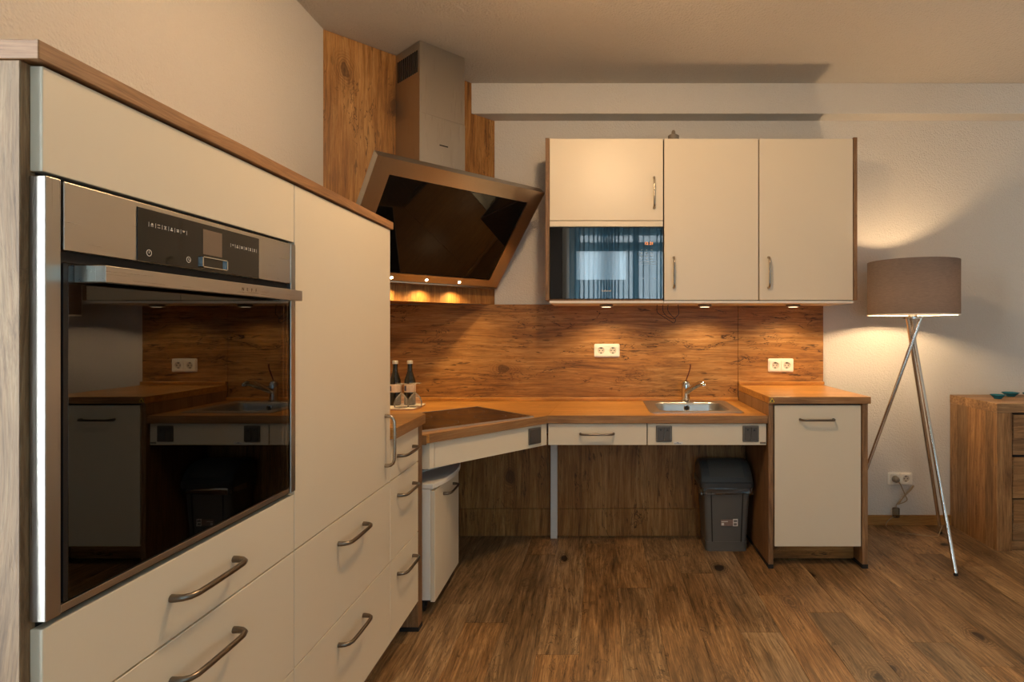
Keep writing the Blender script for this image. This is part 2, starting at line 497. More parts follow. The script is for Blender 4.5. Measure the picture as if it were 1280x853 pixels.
class MB:
    def __init__(self, F=None):
        self.bm = bmesh.new()
        self.bev = False
        self.F = F            # optional frame: 4x4 matrix, local -> world

    def _p(self, p):
        v = Vector(p)
        return (self.F @ v) if self.F is not None else v

    def _merge(self, tmp):
        if self.F is not None:
            tmp.transform(self.F)
        me = bpy.data.meshes.new('tmp')
        tmp.to_mesh(me)
        tmp.free()
        self.bm.from_mesh(me)
        bpy.data.meshes.remove(me)

    def hexa(self, pts, bev=0.0, seg=2):
        t = bmesh.new()
        v = [t.verts.new(p) for p in pts]
        for f in ((0, 3, 2, 1), (4, 5, 6, 7), (0, 1, 5, 4), (1, 2, 6, 5), (2, 3, 7, 6), (3, 0, 4, 7)):
            t.faces.new([v[i] for i in f])
        bmesh.ops.recalc_face_normals(t, faces=t.faces)
        if bev > 0:
            self.bev = True
            bmesh.ops.bevel(t, geom=list(t.edges), offset=bev, segments=seg, profile=0.5, affect='EDGES')
        self._merge(t)
        return self

    def box(self, x0, x1, y0, y1, z0, z1, bev=0.0, seg=2):
        return self.hexa([(x0, y0, z0), (x1, y0, z0), (x1, y1, z0), (x0, y1, z0), (x0, y0, z1), (x1, y0, z1), (x1, y1, z1), (x0, y1, z1)], bev, seg)

    def prism(self, poly, z0, z1, bev=0.0, seg=2):
        t = bmesh.new()
        a = [t.verts.new((x, y, z0)) for x, y in poly]
        b = [t.verts.new((x, y, z1)) for x, y in poly]
        n = len(poly)
        t.faces.new(a[::-1])
        t.faces.new(b)
        for i in range(n):
            t.faces.new((a[i], a[(i + 1) % n], b[(i + 1) % n], b[i]))
        bmesh.ops.recalc_face_normals(t, faces=t.faces)
        if bev > 0:
            self.bev = True
            bmesh.ops.bevel(t, geom=list(t.edges), offset=bev, segments=seg, profile=0.5, affect='EDGES')
        self._merge(t)
        return self

    def loft(self, rings, cap0=True, cap1=True, closed=False):
        t = bmesh.new()
        R = [[t.verts.new(p) for p in r] for r in rings]
        n = len(R[0])
        m = len(R)
        for k in range(m if closed else m - 1):
            a, b = R[k], R[(k + 1) % m]
            for i in range(n):
                t.faces.new((a[i], a[(i + 1) % n], b[(i + 1) % n], b[i]))
        if not closed:
            if cap0:
                t.faces.new(R[0][::-1])
            if cap1:
                t.faces.new(R[-1])
        bmesh.ops.recalc_face_normals(t, faces=t.faces)
        self._merge(t)
        return self

    def ringplate(self, outer, inner, z0, z1):
        """Plate z0..z1 with a hole; outer and inner are loops of equal length."""
        self.loft([[(x, y, z0) for x, y in outer], [(x, y, z1) for x, y in outer], [(x, y, z1) for x, y in inner], [(x, y, z0) for x, y in inner]], closed=True)
        return self

    def lathe(self, prof, c=(0, 0, 0), seg=32, cap0=True, cap1=True):
        rings = []
        for r, z in prof:
            rings.append([(c[0] + r * math.cos(2 * math.pi * i / seg), c[1] + r * math.sin(2 * math.pi * i / seg), c[2] + z) for i in range(seg)])
        return self.loft(rings, cap0, cap1)

    def tube(self, pts, r, seg=10, flat=1.0):
        pts = [Vector(p) for p in pts]
        n = len(pts)
        rs = r if isinstance(r, (list, tuple)) else [r] * n
        tang = []
        for i in range(n):
            a = pts[max(0, i - 1)]
            b = pts[min(n - 1, i + 1)]
            tang.append((b - a).normalized())
        up = Vector((0, 0, 1)) if abs(tang[0].z) < 0.9 else Vector((1, 0, 0))
        nrm = tang[0].cross(up).normalized()
        rings = []
        for i in range(n):
            if i:
                nrm = (nrm - tang[i] * nrm.dot(tang[i])).normalized()
            bi = tang[i].cross(nrm)
            rings.append([pts[i] + nrm * (rs[i] * math.cos(2 * math.pi * k / seg)) + bi * (rs[i] * flat * math.sin(2 * math.pi * k / seg)) for k in range(seg)])
        return self.loft(rings)

    def cyl(self, p0, p1, r, seg=20):
        return self.tube([p0, p1], r, seg)

    def sphere(self, c, r, seg=20, rings=12, squash=1.0):
        pr = [(r * math.sin(math.pi * k / rings), -r * squash * math.cos(math.pi * k / rings)) for k in range(1, rings)]
        return self.lathe(pr, c, seg)

    def build(self, name, mat, parent=None, angle=35, base=None):
        bmesh.ops.remove_doubles(self.bm, verts=self.bm.verts, dist=1e-6)
        me = bpy.data.meshes.new(name)
        bm = self.bm
        if parent is None:
            if base is None:
                xs = [v.co for v in bm.verts]
                lo = Vector((min(v.x for v in xs), min(v.y for v in xs), min(v.z for v in xs)))
                hi = Vector((max(v.x for v in xs), max(v.y for v in xs), max(v.z for v in xs)))
                base = Vector(((lo.x + hi.x) / 2, (lo.y + hi.y) / 2, lo.z))
            base = Vector(base)
        else:
            base = BASE[parent.name]
        bmesh.ops.translate(bm, verts=bm.verts, vec=-base)
        bm.to_mesh(me)
        bm.free()
        me.polygons.foreach_set('use_smooth', [True] * len(me.polygons))
        me.set_sharp_from_angle(angle=math.radians(18 if self.bev else angle))
        me.materials.append(mat)
        o = bpy.data.objects.new(name, me)
        C.objects.link(o)
        if parent is None:
            o.location = base
        else:
            o.parent = parent
        BASE[o.name] = base
        return o


def rrect(x0, x1, y0, y1, r, z=None, n=6):
    pts = []
    for cx, cy, a0 in ((x1 - r, y0 + r, -90), (x1 - r, y1 - r, 0), (x0 + r, y1 - r, 90), (x0 + r, y0 + r, 180)):
        for k in range(n + 1):
            a = math.radians(a0 + 90 * k / n)
            p = (cx + r * math.cos(a), cy + r * math.sin(a))
            pts.append(p if z is None else (p[0], p[1], z))
    return pts


def tag(o, label, cat=None, group=None):
    o['label'] = label
    if cat:
        o['category'] = cat
    if group:
        o['group'] = group
    return o


def struct(o, label=None):
    o['kind'] = 'structure'
    if label:
        o['label'] = label
    return o


def thing(name, label, cat, base, group=None):
    o = bpy.data.objects.new(name, None)
    o.empty_display_size = 0.05
    C.objects.link(o)
    o.location = base
    BASE[o.name] = Vector(base)
    return tag(o, label, cat, group)


def frame(o, ex, ey, ez):
    M = Matrix((Vector(ex), Vector(ey), Vector(ez))).transposed().to_4x4()
    M.translation = Vector(o)
    return M


def text(s, size, mat, parent, F, extrude=0.0003, name='lettering'):
    cu = bpy.data.curves.new('lettering_curve', 'FONT')
    cu.body = s
    cu.size = size
    cu.align_x = 'CENTER'
    cu.align_y = 'CENTER'
    cu.extrude = extrude
    cu.resolution_u = 3
    t = bpy.data.objects.new('lettering_tmp', cu)
    C.objects.link(t)
    dg = bpy.context.evaluated_depsgraph_get()
    me = bpy.data.meshes.new_from_object(t.evaluated_get(dg))
    bpy.data.objects.remove(t)
    b = MB()
    b.bm.from_mesh(me)
    b.bm.transform(F)
    bpy.data.meshes.remove(me)
    return b.build(name, mat, parent)


def handle(parent, c, along, out, mat, cc=0.16, proud=0.030, r=0.0052):
    """Bow handle: two feet on the front, bar standing proud; c is the centre on the front's surface."""
    c, a, o = Vector(c), Vector(along), Vector(out)
    h = cc / 2
    pts = []
    prof = [(-h, 0.0), (-h, 0.008), (-h + 0.002, 0.018), (-h + 0.008, 0.026), (-h + 0.020, proud), (-h * .4, proud + .001)]
    for x, y in prof + [(-x, y) for x, y in reversed(prof)]:
        pts.append(c + a * x + o * y)
    b = MB()
    rs = [r * 1.25, r * 1.2, r * 1.1] + [r] * 6 + [r * 1.1, r * 1.2, r * 1.25]
    b.tube(pts, rs, 12)
    return b.build('handle', mat, parent)


def smooth_path(pts, n=8):
    """Catmull-Rom through the points."""
    P = [Vector(p) for p in pts]
    P = [P[0] * 2 - P[1]] + P + [P[-1] * 2 - P[-2]]
    out = []
    for i in range(1, len(P) - 2):
        for k in range(n):
            t = k / n
            a, b, c, d = P[i - 1], P[i], P[i + 1], P[i + 2]
            out.append(0.5 * ((2 * b) + (c - a) * t + (2 * a - 5 * b + 4 * c - d) * t * t + (3 * b - a - 3 * c + d) * t ** 3))
    out.append(P[-2])
    return out


# ------------------------------------------------------------------ the room
fl = struct(MB().box(XL, XR, YF, YB, -0.06, -0.004).build('floor', M_gap))
PW, PL = 0.152, 1.22
pm = None
ncol = int(math.ceil((XR - XL) / PW))
for i in range(ncol):
    x0 = XL + i * PW
    off = (i * 0.437 + (0.31 if i % 3 == 1 else 0.0)) % 1.0
    y = YF - off * PL
    while y < YB - 0.01:
        a, b = max(y, YF), min(y + PL, YB)
        y += PL
        if b - a < 0.02:
            continue
        w = min(PW, XR - x0)
        if pm is None:
            tmp = MB().box(-PW / 2 + .0004, PW / 2 - .0004, -PL / 2 + .0004, PL / 2 - .0004, -0.0035, 0.0, 0.0007, 1).build('plank', M_floor, base=(0, 0, 0))
            pm = tmp.data
            bpy.data.objects.remove(tmp)
        o = bpy.data.objects.new('plank', pm)
        o.parent = fl
        o.location = Vector((x0 + w / 2, (a + b) / 2, 0)) - BASE[fl.name]
        o.scale = (w / PW, (b - a) / PL, 1)
        C.objects.link(o)

struct(MB().box(XL - 0.1, XR + 0.1, YB, YB + 0.1, -0.06, ZC).build('wall_back', M_wall))
LW0, LW1, LZ0, LZ1 = -0.98, 0.56, 0.30, 2.35
wl_ = MB().box(XL - 0.1, XL, LW1, YB, -0.06, ZC).box(XL - 0.1, XL, YF, LW0, -0.06, ZC)
wl_.box(XL - 0.1, XL, LW0, LW1, -0.06, LZ0).box(XL - 0.1, XL, LW0, LW1, LZ1, ZC)
struct(wl_.build('wall_left', M_wall))
w2 = struct(thing('window_2', 'tall window in the left wall before the oven cabinet', None, (XL - 0.05, -0.29, LZ0)))
f2 = MB()
for y in (LW0, (LW0 + LW1) / 2 - .03, LW1 - .06):
    f2.box(XL - .08, XL - .02, y, y + .06, LZ0, LZ1, 0.003, 1)
f2.box(XL - .08, XL - .02, LW0, LW1, LZ0, LZ0 + .06, 0.003, 1).box(XL - .08, XL - .02, LW0, LW1, LZ1 - .06, LZ1, 0.003, 1)
f2.build('window_frame', M_frame, w2)
for y0, y1 in ((LW0 + .06, (LW0 + LW1) / 2 - .03), ((LW0 + LW1) / 2 + .03, LW1 - .06)):
    MB().box(XL - .055, XL - .05, y0, y1, LZ0 + .06, LZ1 - .06).build('pane', M_pane, w2)
MB().box(XL - .02, XL + .05, LW0, LW1, LZ0 - .03, LZ0, 0.003).build('window_sill', M_frame, w2)
struct(MB().box(XR, XR + 0.1, YF, YB, -0.06, ZC).build('wall_right', M_wall))
struct(MB().box(XL - 0.1, XR + 0.1, YF - 0.1, YB + 0.1, ZC, ZC + 0.1).build('ceiling', M_ceil))
WX0, WX1, WZ0, WZ1 = -0.32, 1.92, 0.25, 2.38
wf = MB()
wf.box(XL - 0.1, WX0, YF - 0.1, YF, -0.06, ZC).box(WX1, XR + 0.1, YF - 0.1, YF, -0.06, ZC)
wf.box(WX0, WX1, YF - 0.1, YF, -0.06, WZ0).box(WX0, WX1, YF - 0.1, YF, WZ1, ZC)
struct(wf.build('wall_front', M_wall))
# ceiling beam along the back wall, its left end cut to the corner panel
struct(MB().prism([(-0.732, 3.314), (XR, 3.314), (XR, YB), (-0.622, YB)], 2.376, ZC, 0.002, 1).build('trim_1', M_wall),
       'white plastered beam running along the top of the back wall')
struct(MB().box(1.29, XR, YB - 0.014, YB, 0.0, 0.058, 0.002).build('baseboard_back', M_skirt), 'low beech skirting board on the back wall')

# window behind the camera
wn = struct(thing('window_1', 'wide window behind sheer teal curtains', None, (0.8, YF - 0.05, WZ0)))
fb = MB()
for x in (WX0, WX0 + 0.73, WX0 + 1.46, WX1 - 0.06):
    fb.box(x, x + 0.06, YF - 0.08, YF - 0.02, WZ0, WZ1, 0.003, 1)
for z0, z1 in ((WZ0, WZ0 + 0.06), (2.13, 2.24), (WZ1 - 0.05, WZ1)):
    fb.box(WX0, WX1, YF - 0.08, YF - 0.02, z0, z1, 0.003, 1)
fb.build('window_frame', M_frame, wn)
for x0, x1 in ((WX0 + .06, WX0 + .73), (WX0 + .79, WX0 + 1.46), (WX0 + 1.52, WX1 - .06)):
    for z0, z1 in ((WZ0 + .06, 2.13), (2.24, WZ1 - .05)):
        MB().box(x0, x1, YF - 0.055, YF - 0.05, z0, z1).build('pane', M_pane, wn)
MB().box(WX0, WX1, YF - 0.02, YF + 0.06, WZ0 - 0.03, WZ0, 0.003).build('window_sill', M_frame, wn)
dr = struct(thing('added_door', 'added unseen dark door beside the curtains, darkening the microwave reflection', None, (-0.86, YF, 0)))  # unseen door, added so the microwave glass reflects something dark
MB().box(-1.25, -0.47, YF, YF + 0.04, 0.0, 2.46, 0.003).build('added_door_leaf', M_added_door, dr)
MB().cyl((-0.55, YF + 0.04, 1.05), (-0.55, YF + 0.09, 1.05), 0.009).cyl((-0.55, YF + 0.085, 1.05), (-0.66, YF + 0.085, 1.05), 0.009).build('door_handle', M_chrome, dr)  # handle of the added door


def curtain(x0, x1, label, seed):
    rnd = random.Random(seed)
    n = int((x1 - x0) / 0.003)
    top, bot = [], []
    ph = rnd.random() * 6
    for i in range(n + 1):
        x = x0 + (x1 - x0) * i / n
        ph += 0.003 * (62 + 22 * math.sin(x * 7.3 + seed) + 16 * math.sin(x * 17))
        amp = 0.034 + 0.010 * math.sin(x * 11 + seed)
        d = amp * math.sin(ph)
        xx = x + 0.022 * math.sin(2 * ph + 0.4)
        top.append((xx, -1.02 + d * 0.8, 2.50))
        bot.append((xx, -1.02 + d, 0.03))
    b = bmesh.new()
    T = [b.verts.new(p) for p in top]
    Bv = [b.verts.new(p) for p in bot]
    for i in range(n):
        b.faces.new((T[i], T[i + 1], Bv[i + 1], Bv[i]))
    m = MB()
    m.bm = b
    o = m.build('curtain', M_curtain, angle=80)
    return tag(o, label, 'curtain', 'sheer curtains at the window')


curtain(-0.38, 0.80, 'sheer teal curtain hanging nearest the added dark door', 1)
curtain(0.85, 2.05, 'sheer teal curtain hanging far from the added dark door', 2)

# ------------------------------------------------------------------ corner panel and cooker hood
DU, DN = Vector((0.685, 0.729, 0)).normalized(), Vector((0.729, -0.685, 0)).normalized()
DO = Vector((XL, 2.718, 0))
DF = frame(DO, DU, DN, (0, 0, 1))      # local x along the panel, y out into the room


def dxy(u, n):
    p = DO + DU * u + DN * n
    return (p.x, p.y)


LP = 0.978
cp = thing('corner_panel', 'tall knotty oak panel set diagonally across the corner behind the cooker hood', 'panel', (*dxy(LP / 2, 0), 1.295))
MB().prism([(XL, 2.718), dxy(LP, 0), (-0.63, YB), (XL, 2.745)], 1.295, ZC - 0.001).build('panel', M_oak_z, cp)
MB().prism([(XL + .003, 2.75), (-0.64, YB - .003), (XL + .003, YB - .003)], 1.299, 1.313).build('underside', M_oak_x, cp)

hood = thing('cooker_hood', 'slanted steel and black glass cooker hood with chimney in the corner', 'cooker hood', (*dxy(0.489, 0.1), 1.385))
CW0, CW1, CD = 0.358, 0.616, 0.238
ch = MB(DF).box(CW0, CW1, 0.001, CD, 1.80, 2.20, 0.0015, 1).build('chimney', M_steel_z, hood)
MB(DF).box(CW0 + .0015, CW1 - .0015, 0.001, CD - .0015, 2.20, ZC - 0.002, 0.0015, 1).build('chimney_sleeve', M_steel_z, hood)
# vent slots on the left cheek of the chimney
for k in range(11):
    n0 = 0.022 + k * 0.0185
    MB(DF).box(CW0 - 0.0006, CW0 + 0.004, n0, n0 + 0.010, 2.40, 2.505).build('vent_slot', M_gap, ch)
MB(DF).box(0.467, 0.515, CD, CD + 0.001, 2.062, 2.068).build('name_plate', M_gap, ch)
# slanted canopy
HU0, HU1 = 0.031, 0.947
nb, zb, nt_, zt = 0.064, 1.391, 0.480, 1.870
sl = Vector((0, nt_ - nb, zt - zb))
SLEN = sl.length
ez_l = Vector((0, zt - zb, -(nt_ - nb))) / SLEN      # outward normal (n,z)
exw = DU
eyw = (DN * sl.y + Vector((0, 0, sl.z))) / SLEN
ezw = (DN * ez_l.y + Vector((0, 0, ez_l.z)))
HO = DO + DU * HU0 + DN * nb + Vector((0, 0, zb))
HF = frame(HO, exw, eyw, ezw)                        # x along, y up the slope, z out of the face
HW = HU1 - HU0
gx0, gx1, gy0, gy1 = 0.083 * HW, 0.918 * HW, 0.075 * SLEN, 0.882 * SLEN
outer = [(0, 0), (HW, 0), (HW, SLEN), (0, SLEN)]
inner = [(gx0, gy0), (gx1, gy0), (gx1, gy1), (gx0, gy1)]
canopy = MB(HF).ringplate(outer, inner, -0.034, 0.0).build('canopy_frame', M_steel_y, hood)
MB(HF).box(0.001, HW - .001, 0.001, SLEN - .001, -0.045, -0.0345).build('canopy_back', M_steel_z, hood)
MB(HF).box(gx0 + .002, gx1 - .002, gy0 + .002, gy1 - .002, -0.034, -0.004, 0.002).build('glass_panel', M_blackglass, hood)
MB(DF).hexa([(0.2, 0.001, 1.405), (0.78, 0.001, 1.405), (0.78, 0.03, 1.405), (0.2, 0.03, 1.405), (0.2, 0.001, 1.81), (0.78, 0.001, 1.81), (0.78, 0.37, 1.81), (0.2, 0.37, 1.81)]).build('filter_housing', M_steel_z, hood)
MB(DF).box(HU0, HU1, 0.001, 0.066, 1.383, 1.3905, 0.001, 1).build('lower_lip', M_steel_z, hood)
for s in (0.29, 0.50, 0.715):
    x = s * HW
    sp = MB(HF)
    sp.lathe([(0.011, 0.0), (0.011, 0.002), (0.008, 0.0025)], (x, 0.020, 0.0), 20)
    so = sp.build('spot', M_chrome, hood)
    MB(HF).lathe([(0.0075, 0.0026), (0.006, 0.0034), (0.003, 0.004)], (x, 0.020, 0.0), 16).build('spot_lens', M_spot, so)
    p = DO + DU * (HU0 + x) + DN * 0.052
    light('hood_spot_light', 'SPOT', (p.x, p.y, 1.380), 6.0, (1.0, 0.66, 0.28), 0.01, (math.radians(0), 0, 0), math.radians(140), 0.9)

# ------------------------------------------------------------------ backsplash
YS = 3.411
bs = thing('backsplash', 'knotty oak backsplash boards along the wall above the worktops', 'backsplash', (0, YB, 0.733))
MB().box(XL + .001, 0.8062, YS, YB - .0005, 0.734, 1.295, 0.0008, 1).build('board', M_oak_x, bs)
MB().box(0.8078, 1.306, YS, YB - .0005, 0.834, 1.295, 0.0008, 1).build('board', M_oak_x, bs)
bp = thing('plinth_panel', 'dark oak panels closing the knee space under the worktop', 'panel', (-0.2, 3.25, 0))
MB().box(-1.28, 0.806, 3.234, 3.252, 0.156, 0.570, 0.001, 1).build('panel', M_oak_z, bp)
MB().box(-1.28, 0.806, 3.237, 3.252, 0.001, 0.153, 0.001, 1).build('toe_panel', M_oak_z, bp)
MB().box(-1.28, 0.806, 3.246, 3.254, 0.15, 0.16).build('joint', M_gap, bp)

# ------------------------------------------------------------------ left run: oven cabinet, larder, narrow drawer unit
XF, XFB = -0.690, -0.706                  # front faces, backs of fronts
Y0, Y1, Y2, Y3 = 0.7202, 1.3166, 1.9195, 2.2145
G = 0.0016


def front(name, y0, y1, z0, z1, parent):
    return MB().box(XFB, XF, y0 + G, y1 - G, z0, z1, 0.0013, 2).build(name, M_cream, parent)


oc = thing('oven_cabinet', 'cream oven cabinet with wood side, nearest the camera on the left', 'cabinet', (-1.0, (Y0 + Y1) / 2, 0))
MB().box(XL + .002, -0.7065, Y0 - 0.010, Y0 + 0.010, 0.0, 1.4775, 0.001, 1).build('side_panel', M_end, oc)
cb = MB()
cb.box(XL + .003, -0.708, Y0 + .0105, Y1 - .001, 0.10, 0.784).box(XL + .003, -0.708, Y0 + .0105, Y1 - .001, 1.341, 1.477)
cb.box(XL + .003, XL + .02, Y0 + .0105, Y1 - .001, 0.784, 1.341).box(XL + .003, -0.708, Y1 - .012, Y1 - .001, 0.784, 1.341)
cb.build('carcass', M_gap, oc)
MB().box(-0.78, -0.762, Y0 + .0105, Y1 - .001, 0.001, 0.099).build('plinth', M_side_z, oc)
front('flap', Y0, Y1, 1.345, 1.4755, oc)
for z0, z1, hz in ((0.650, 0.777, 0.716), (0.384, 0.647, 0.583), (0.117, 0.381, 0.316)):
    d = front('drawer', Y0, Y1, z0, z1, oc)
    handle(d, (XF, (Y0 + Y1) / 2, hz), (0, 1, 0), (1, 0, 0), M_bronze)

lc = thing('larder_cabinet', 'tall cream cabinet with one door over two drawers, next to the oven', 'cabinet', (-1.0, (Y1 + Y2) / 2, 0))
MB().box(XL + .003, -0.708, Y1 + .001, Y2 - .012, 0.10, 1.477).build('carcass', M_gap, lc)
MB().box(XL + .003, -0.708, Y2 - .011, Y2, 0.10, 1.477).build('side_panel', M_cream, lc)
MB().box(-0.78, -0.762, Y1 + .001, Y2, 0.001, 0.099).build('plinth', M_side_z, lc)
d = front('door', Y1, Y2, 0.650, 1.4755, lc)
handle(d, (XF, 1.872, 0.791), (0, 0, 1), (1, 0, 0), M_nickel)
for z0, z1, hz in ((0.384, 0.647, 0.583), (0.117, 0.381, 0.316)):
    d = front('drawer', Y1, Y2, z0, z1, lc)
    handle(d, (XF, (Y1 + Y2) / 2, hz), (0, 1, 0), (1, 0, 0), M_bronze)

o = MB().box(XL + .001, -0.683, 0.7094, 1.9285, 1.479, 1.5025, 0.0012, 2).build('top_board', M_edge_y)
tag(o, 'long oak board lying on top of the tall oven and larder cabinets', 'board')

nc = thing('drawer_cabinet', 'narrow cream three-drawer cabinet with oak end panel by the hob', 'cabinet', (-1.0, (Y2 + Y3) / 2, 0))
MB().box(XL + .003, -0.708, Y2 + .001, Y3, 0.10, 0.786).build('carcass', M_gap, nc)
MB().box(XL + .003, -0.690, Y3 + .001, 2.263, 0.016, 0.786, 0.001, 1).build('end_panel', M_side_z, nc)
MB().box(XL + .003, -0.689, Y3, 2.264, 0.0, 0.0155).build('foot_strip', M_gap, nc)
MB().box(-0.78, -0.762, Y2 + .001, Y3, 0.001, 0.099).build('plinth', M_side_z, nc)
for z0, z1, hz in ((0.650, 0.785, 0.718), (0.384, 0.647, 0.583), (0.117, 0.381, 0.316)):
    d = front('drawer', Y2, Y3, z0, z1, nc)
    handle(d, (XF, (Y2 + Y3) / 2, hz), (0, 1, 0), (1, 0, 0), M_bronze)
nw = thing('worktop', 'short raised oak worktop on the narrow drawer cabinet beside the hob', 'worktop', (-1.0, 2.08, 0.7875))
MB().prism([(XL + .002, Y2 + .0015), (-0.672, Y2 + .0015), (-0.672, 2.243), (-0.70, 2.278), (XL + .002, 2.278)], 0.7875, 0.825, 0.002).build('slab', M_top, nw)
MB().box(-0.6719, -0.6708, Y2 + .003, 2.242, 0.789, 0.8235).build('edge_band', M_edge_x, nw)

# ------------------------------------------------------------------ oven
XO = -0.685
ov = thing('built_in_oven', 'steel built-in oven with black glass door in the tall cabinet', 'oven', (-0.9, (Y0 + Y1) / 2, 0.7865))
OY0, OY1, OZ0, OZ1 = 0.7205, 1.3125, 0.7865, 1.3395
Ya, Yb = 0.7435, 1.2905
box_ = MB()
box_.box(XL + .05, -0.712, 0.735, 0.752, OZ0 + .004, OZ1 - .004).box(XL + .05, -0.712, 1.285, 1.30, OZ0 + .004, OZ1 - .004)
box_.box(XL + .05, XL + .07, 0.752, 1.285, OZ0 + .004, OZ1 - .004)
box_.box(XL + .05, -0.712, 0.752, 1.285, OZ0 + .004, OZ0 + .03).box(XL + .05, -0.712, 0.752, 1.285, 1.235, OZ1 - .004)
box_.build('cavity', M_oven_in, ov)
MB().box(-0.7055, XO, OY0, OY0 + 0.0208, OZ0, OZ1, 0.001).build('side_trim', M_steel_z, ov)
MB().box(-0.7055, XO, OY1 - 0.020, OY1, OZ0, OZ1, 0.001).build('side_trim', M_steel_z, ov)
MB().box(-0.712, -0.694, OY0 + .021, OY1 - .0205, 1.236, OZ1).build('panel_backing', M_gap, ov)
cpn = MB().box(-0.6935, XO, Ya + .002, Yb, 1.2505, 1.3385, 0.001).build('control_panel', M_steel_y, ov)
MB().box(XO, XO + 0.0012, 0.862, 1.170, 1.2515, 1.331, 0.0004, 1).build('display_glass', M_ovendisp, cpn)
XD = XO + 0.0013
MB().box(XD, XD + .0006, 1.004, 1.054, 1.279, 1.322).build('screen', M_lcd, cpn)
kb = MB()
kb.box(XD, XD + .004, 0.998, 1.066, 1.273, 1.2745).box(XD, XD + .004, 0.998, 1.066, 1.256, 1.2575)
kb.box(XD, XD + .004, 0.998, 1.0005, 1.256, 1.2745).box(XD, XD + .004, 1.0635, 1.066, 1.256, 1.2745)
kb.build('touch_key_frame', M_chrome, cpn)
ic = MB()


def icon(y, z, kind, s=0.0028):
    a = lambda y0, y1, z0, z1: ic.box(XD, XD + .0005, y + y0 * s, y + y1 * s, z + z0 * s, z + z1 * s)
    if kind == 0:
        a(-1, 1, -.2, .2); a(-.5, .5, .2, 1); a(-1, 1, -1, -.7)
    elif kind == 1:
        a(-1, 1, .6, 1); a(-1, 1, -1, -.6)
    elif kind == 2:
        a(-1, 1, .7, 1); a(-.4, .4, -.6, .6); a(-1, 1, -1, -.7)
    elif kind == 3:
        a(-.4, .4, .1, 1); a(-1, 1, -1, -.2)
    elif kind == 4:
        a(-1, 1, .4, .8); a(-.8, .8, -.8, .1)
    elif kind == 5:
        a(-1, 1, .5, .9); a(-.6, .6, -.1, .3)
    else:
        a(-.12, .12, -1.6, 1.6)


for base_y, zz in ((0.890, 1.3085), (1.086, 1.305)):
    for k in range(6):
        icon(base_y + 0.0135 * k, zz, k if base_y < 1 else (5, 3, 4, 4, 2, 2)[k], 0.0026)
    for k in range(7):
        icon(base_y - 0.0065 + 0.0135 * k, zz, 9, 0.0022)
for y in (0.884, 0.969):
    ring_o = [(y + .0052 * math.cos(t * math.pi / 8), 1.265 + .0052 * math.sin(t * math.pi / 8)) for t in range(16)]
    ring_i = [(y + .0042 * math.cos(t * math.pi / 8), 1.265 + .0042 * math.sin(t * math.pi / 8)) for t in range(16)]
    ic.loft([[(XD, a, b) for a, b in ring_o], [(XD + .0005, a, b) for a, b in ring_o], [(XD + .0005, a, b) for a, b in ring_i], [(XD, a, b) for a, b in ring_i]], closed=True)
    ic.box(XD, XD + .0005, y - .0004, y + .0004, 1.264, 1.268)
ic.box(XD, XD + .0005, 0.969, 0.972, 1.2636, 1.2644)
ic.build('symbols', M_icon, cpn)['kind'] = 'stuff'
# door: black border, see-through glass, rack behind
db = MB()
db.loft([[(x, y, z) for y, z in ((Ya, .7985), (Yb, .7985), (Yb, 1.2345), (Ya, 1.2345))] if i in (0, 1) else [(x, y, z) for y, z in ((Ya + .022, .83), (Yb - .022, .83), (Yb - .022, 1.19), (Ya + .022, 1.19))] for i, x in enumerate((-0.706, -0.690, -0.690, -0.706))], closed=True)
door = db.build('door', M_black, ov)
MB().box(-0.6895, -0.6855, Ya + .008, Yb - .003, 0.8005, 1.2335, 0.0008).build('door_glass', M_ovenglass, door)
MB().box(-0.700, -0.6853, Ya + .001, Ya + .0075, 0.8005, 1.2335).build('door_edge', M_black, door)
MB().box(-0.7055, -0.687, Ya, Yb, OZ0 + .0005, 0.7975, 0.0008).build('lower_trim', M_steel_y, ov)
hb = MB().box(-0.657, -0.644, 0.760, 1.262, 1.2105, 1.2325, 0.0008)
hb.box(-0.6855, -0.6565, 0.760, 0.775, 1.2105, 1.2325, 0.0008).box(-0.6855, -0.6565, 1.247, 1.262, 1.2105, 1.2325, 0.0008)
hnd = hb.build('door_handle', M_steel_y, door)
for k, chh in enumerate('NEFF'):
    text(chh, 0.0085, M_print, door, frame((-0.6439, 1.052 + 0.0135 * k, 1.2215), (0, 1, 0), (0, 0, 1), (1, 0, 0)), 0.0002)
rk = MB()
rk.cyl((-0.72, 0.756, 1.0), (-0.72, 1.282, 1.0), 0.0025, 8).cyl((-1.15, 0.756, 1.0), (-1.15, 1.282, 1.0), 0.0025, 8)
for k in range(18):
    y = 0.77 + k * 0.029
    rk.cyl((-0.72, y, 1.003), (-1.15, y, 1.003), 0.0014, 6)
rk.build('wire_rack', M_rack, ov)

# ------------------------------------------------------------------ main lowered worktop
ZT0, ZT1 = 0.697, 0.734
YW = 2.805
mw = thing('worktop', 'long lowered oak worktop with cut corner carrying the hob and sink', 'worktop', (-0.1, 3.1, ZT0))
sx0, sx1, sy0, sy1 = 0.285, 0.680, 2.925, 3.300
# straight section with the sink cut-out
MB().ringplate([(-0.253, YW), (0.8065, YW), (0.8065, YS - .001), (-0.215, YS - .001)], [(sx0, sy0), (sx1, sy0), (sx1, sy1), (sx0, sy1)], ZT0, ZT1).build('straight_section', M_top, mw)
PX, PY = -0.678, 2.318
MB().prism([(-0.2540, YW), (-0.2160, YS - .001), (XL + .002, YS - .001), (XL + .002, 2.280), (-0.700, 2.280), (PX, PY)], ZT0, ZT1, 0.0012, 1).build('corner_section', M_top, mw)
MB().box(XL + .003, 0.8065, YS - .022, YS - .001, ZT1 + .0003, ZT1 + .019, 0.003).build('upstand', M_top, mw)

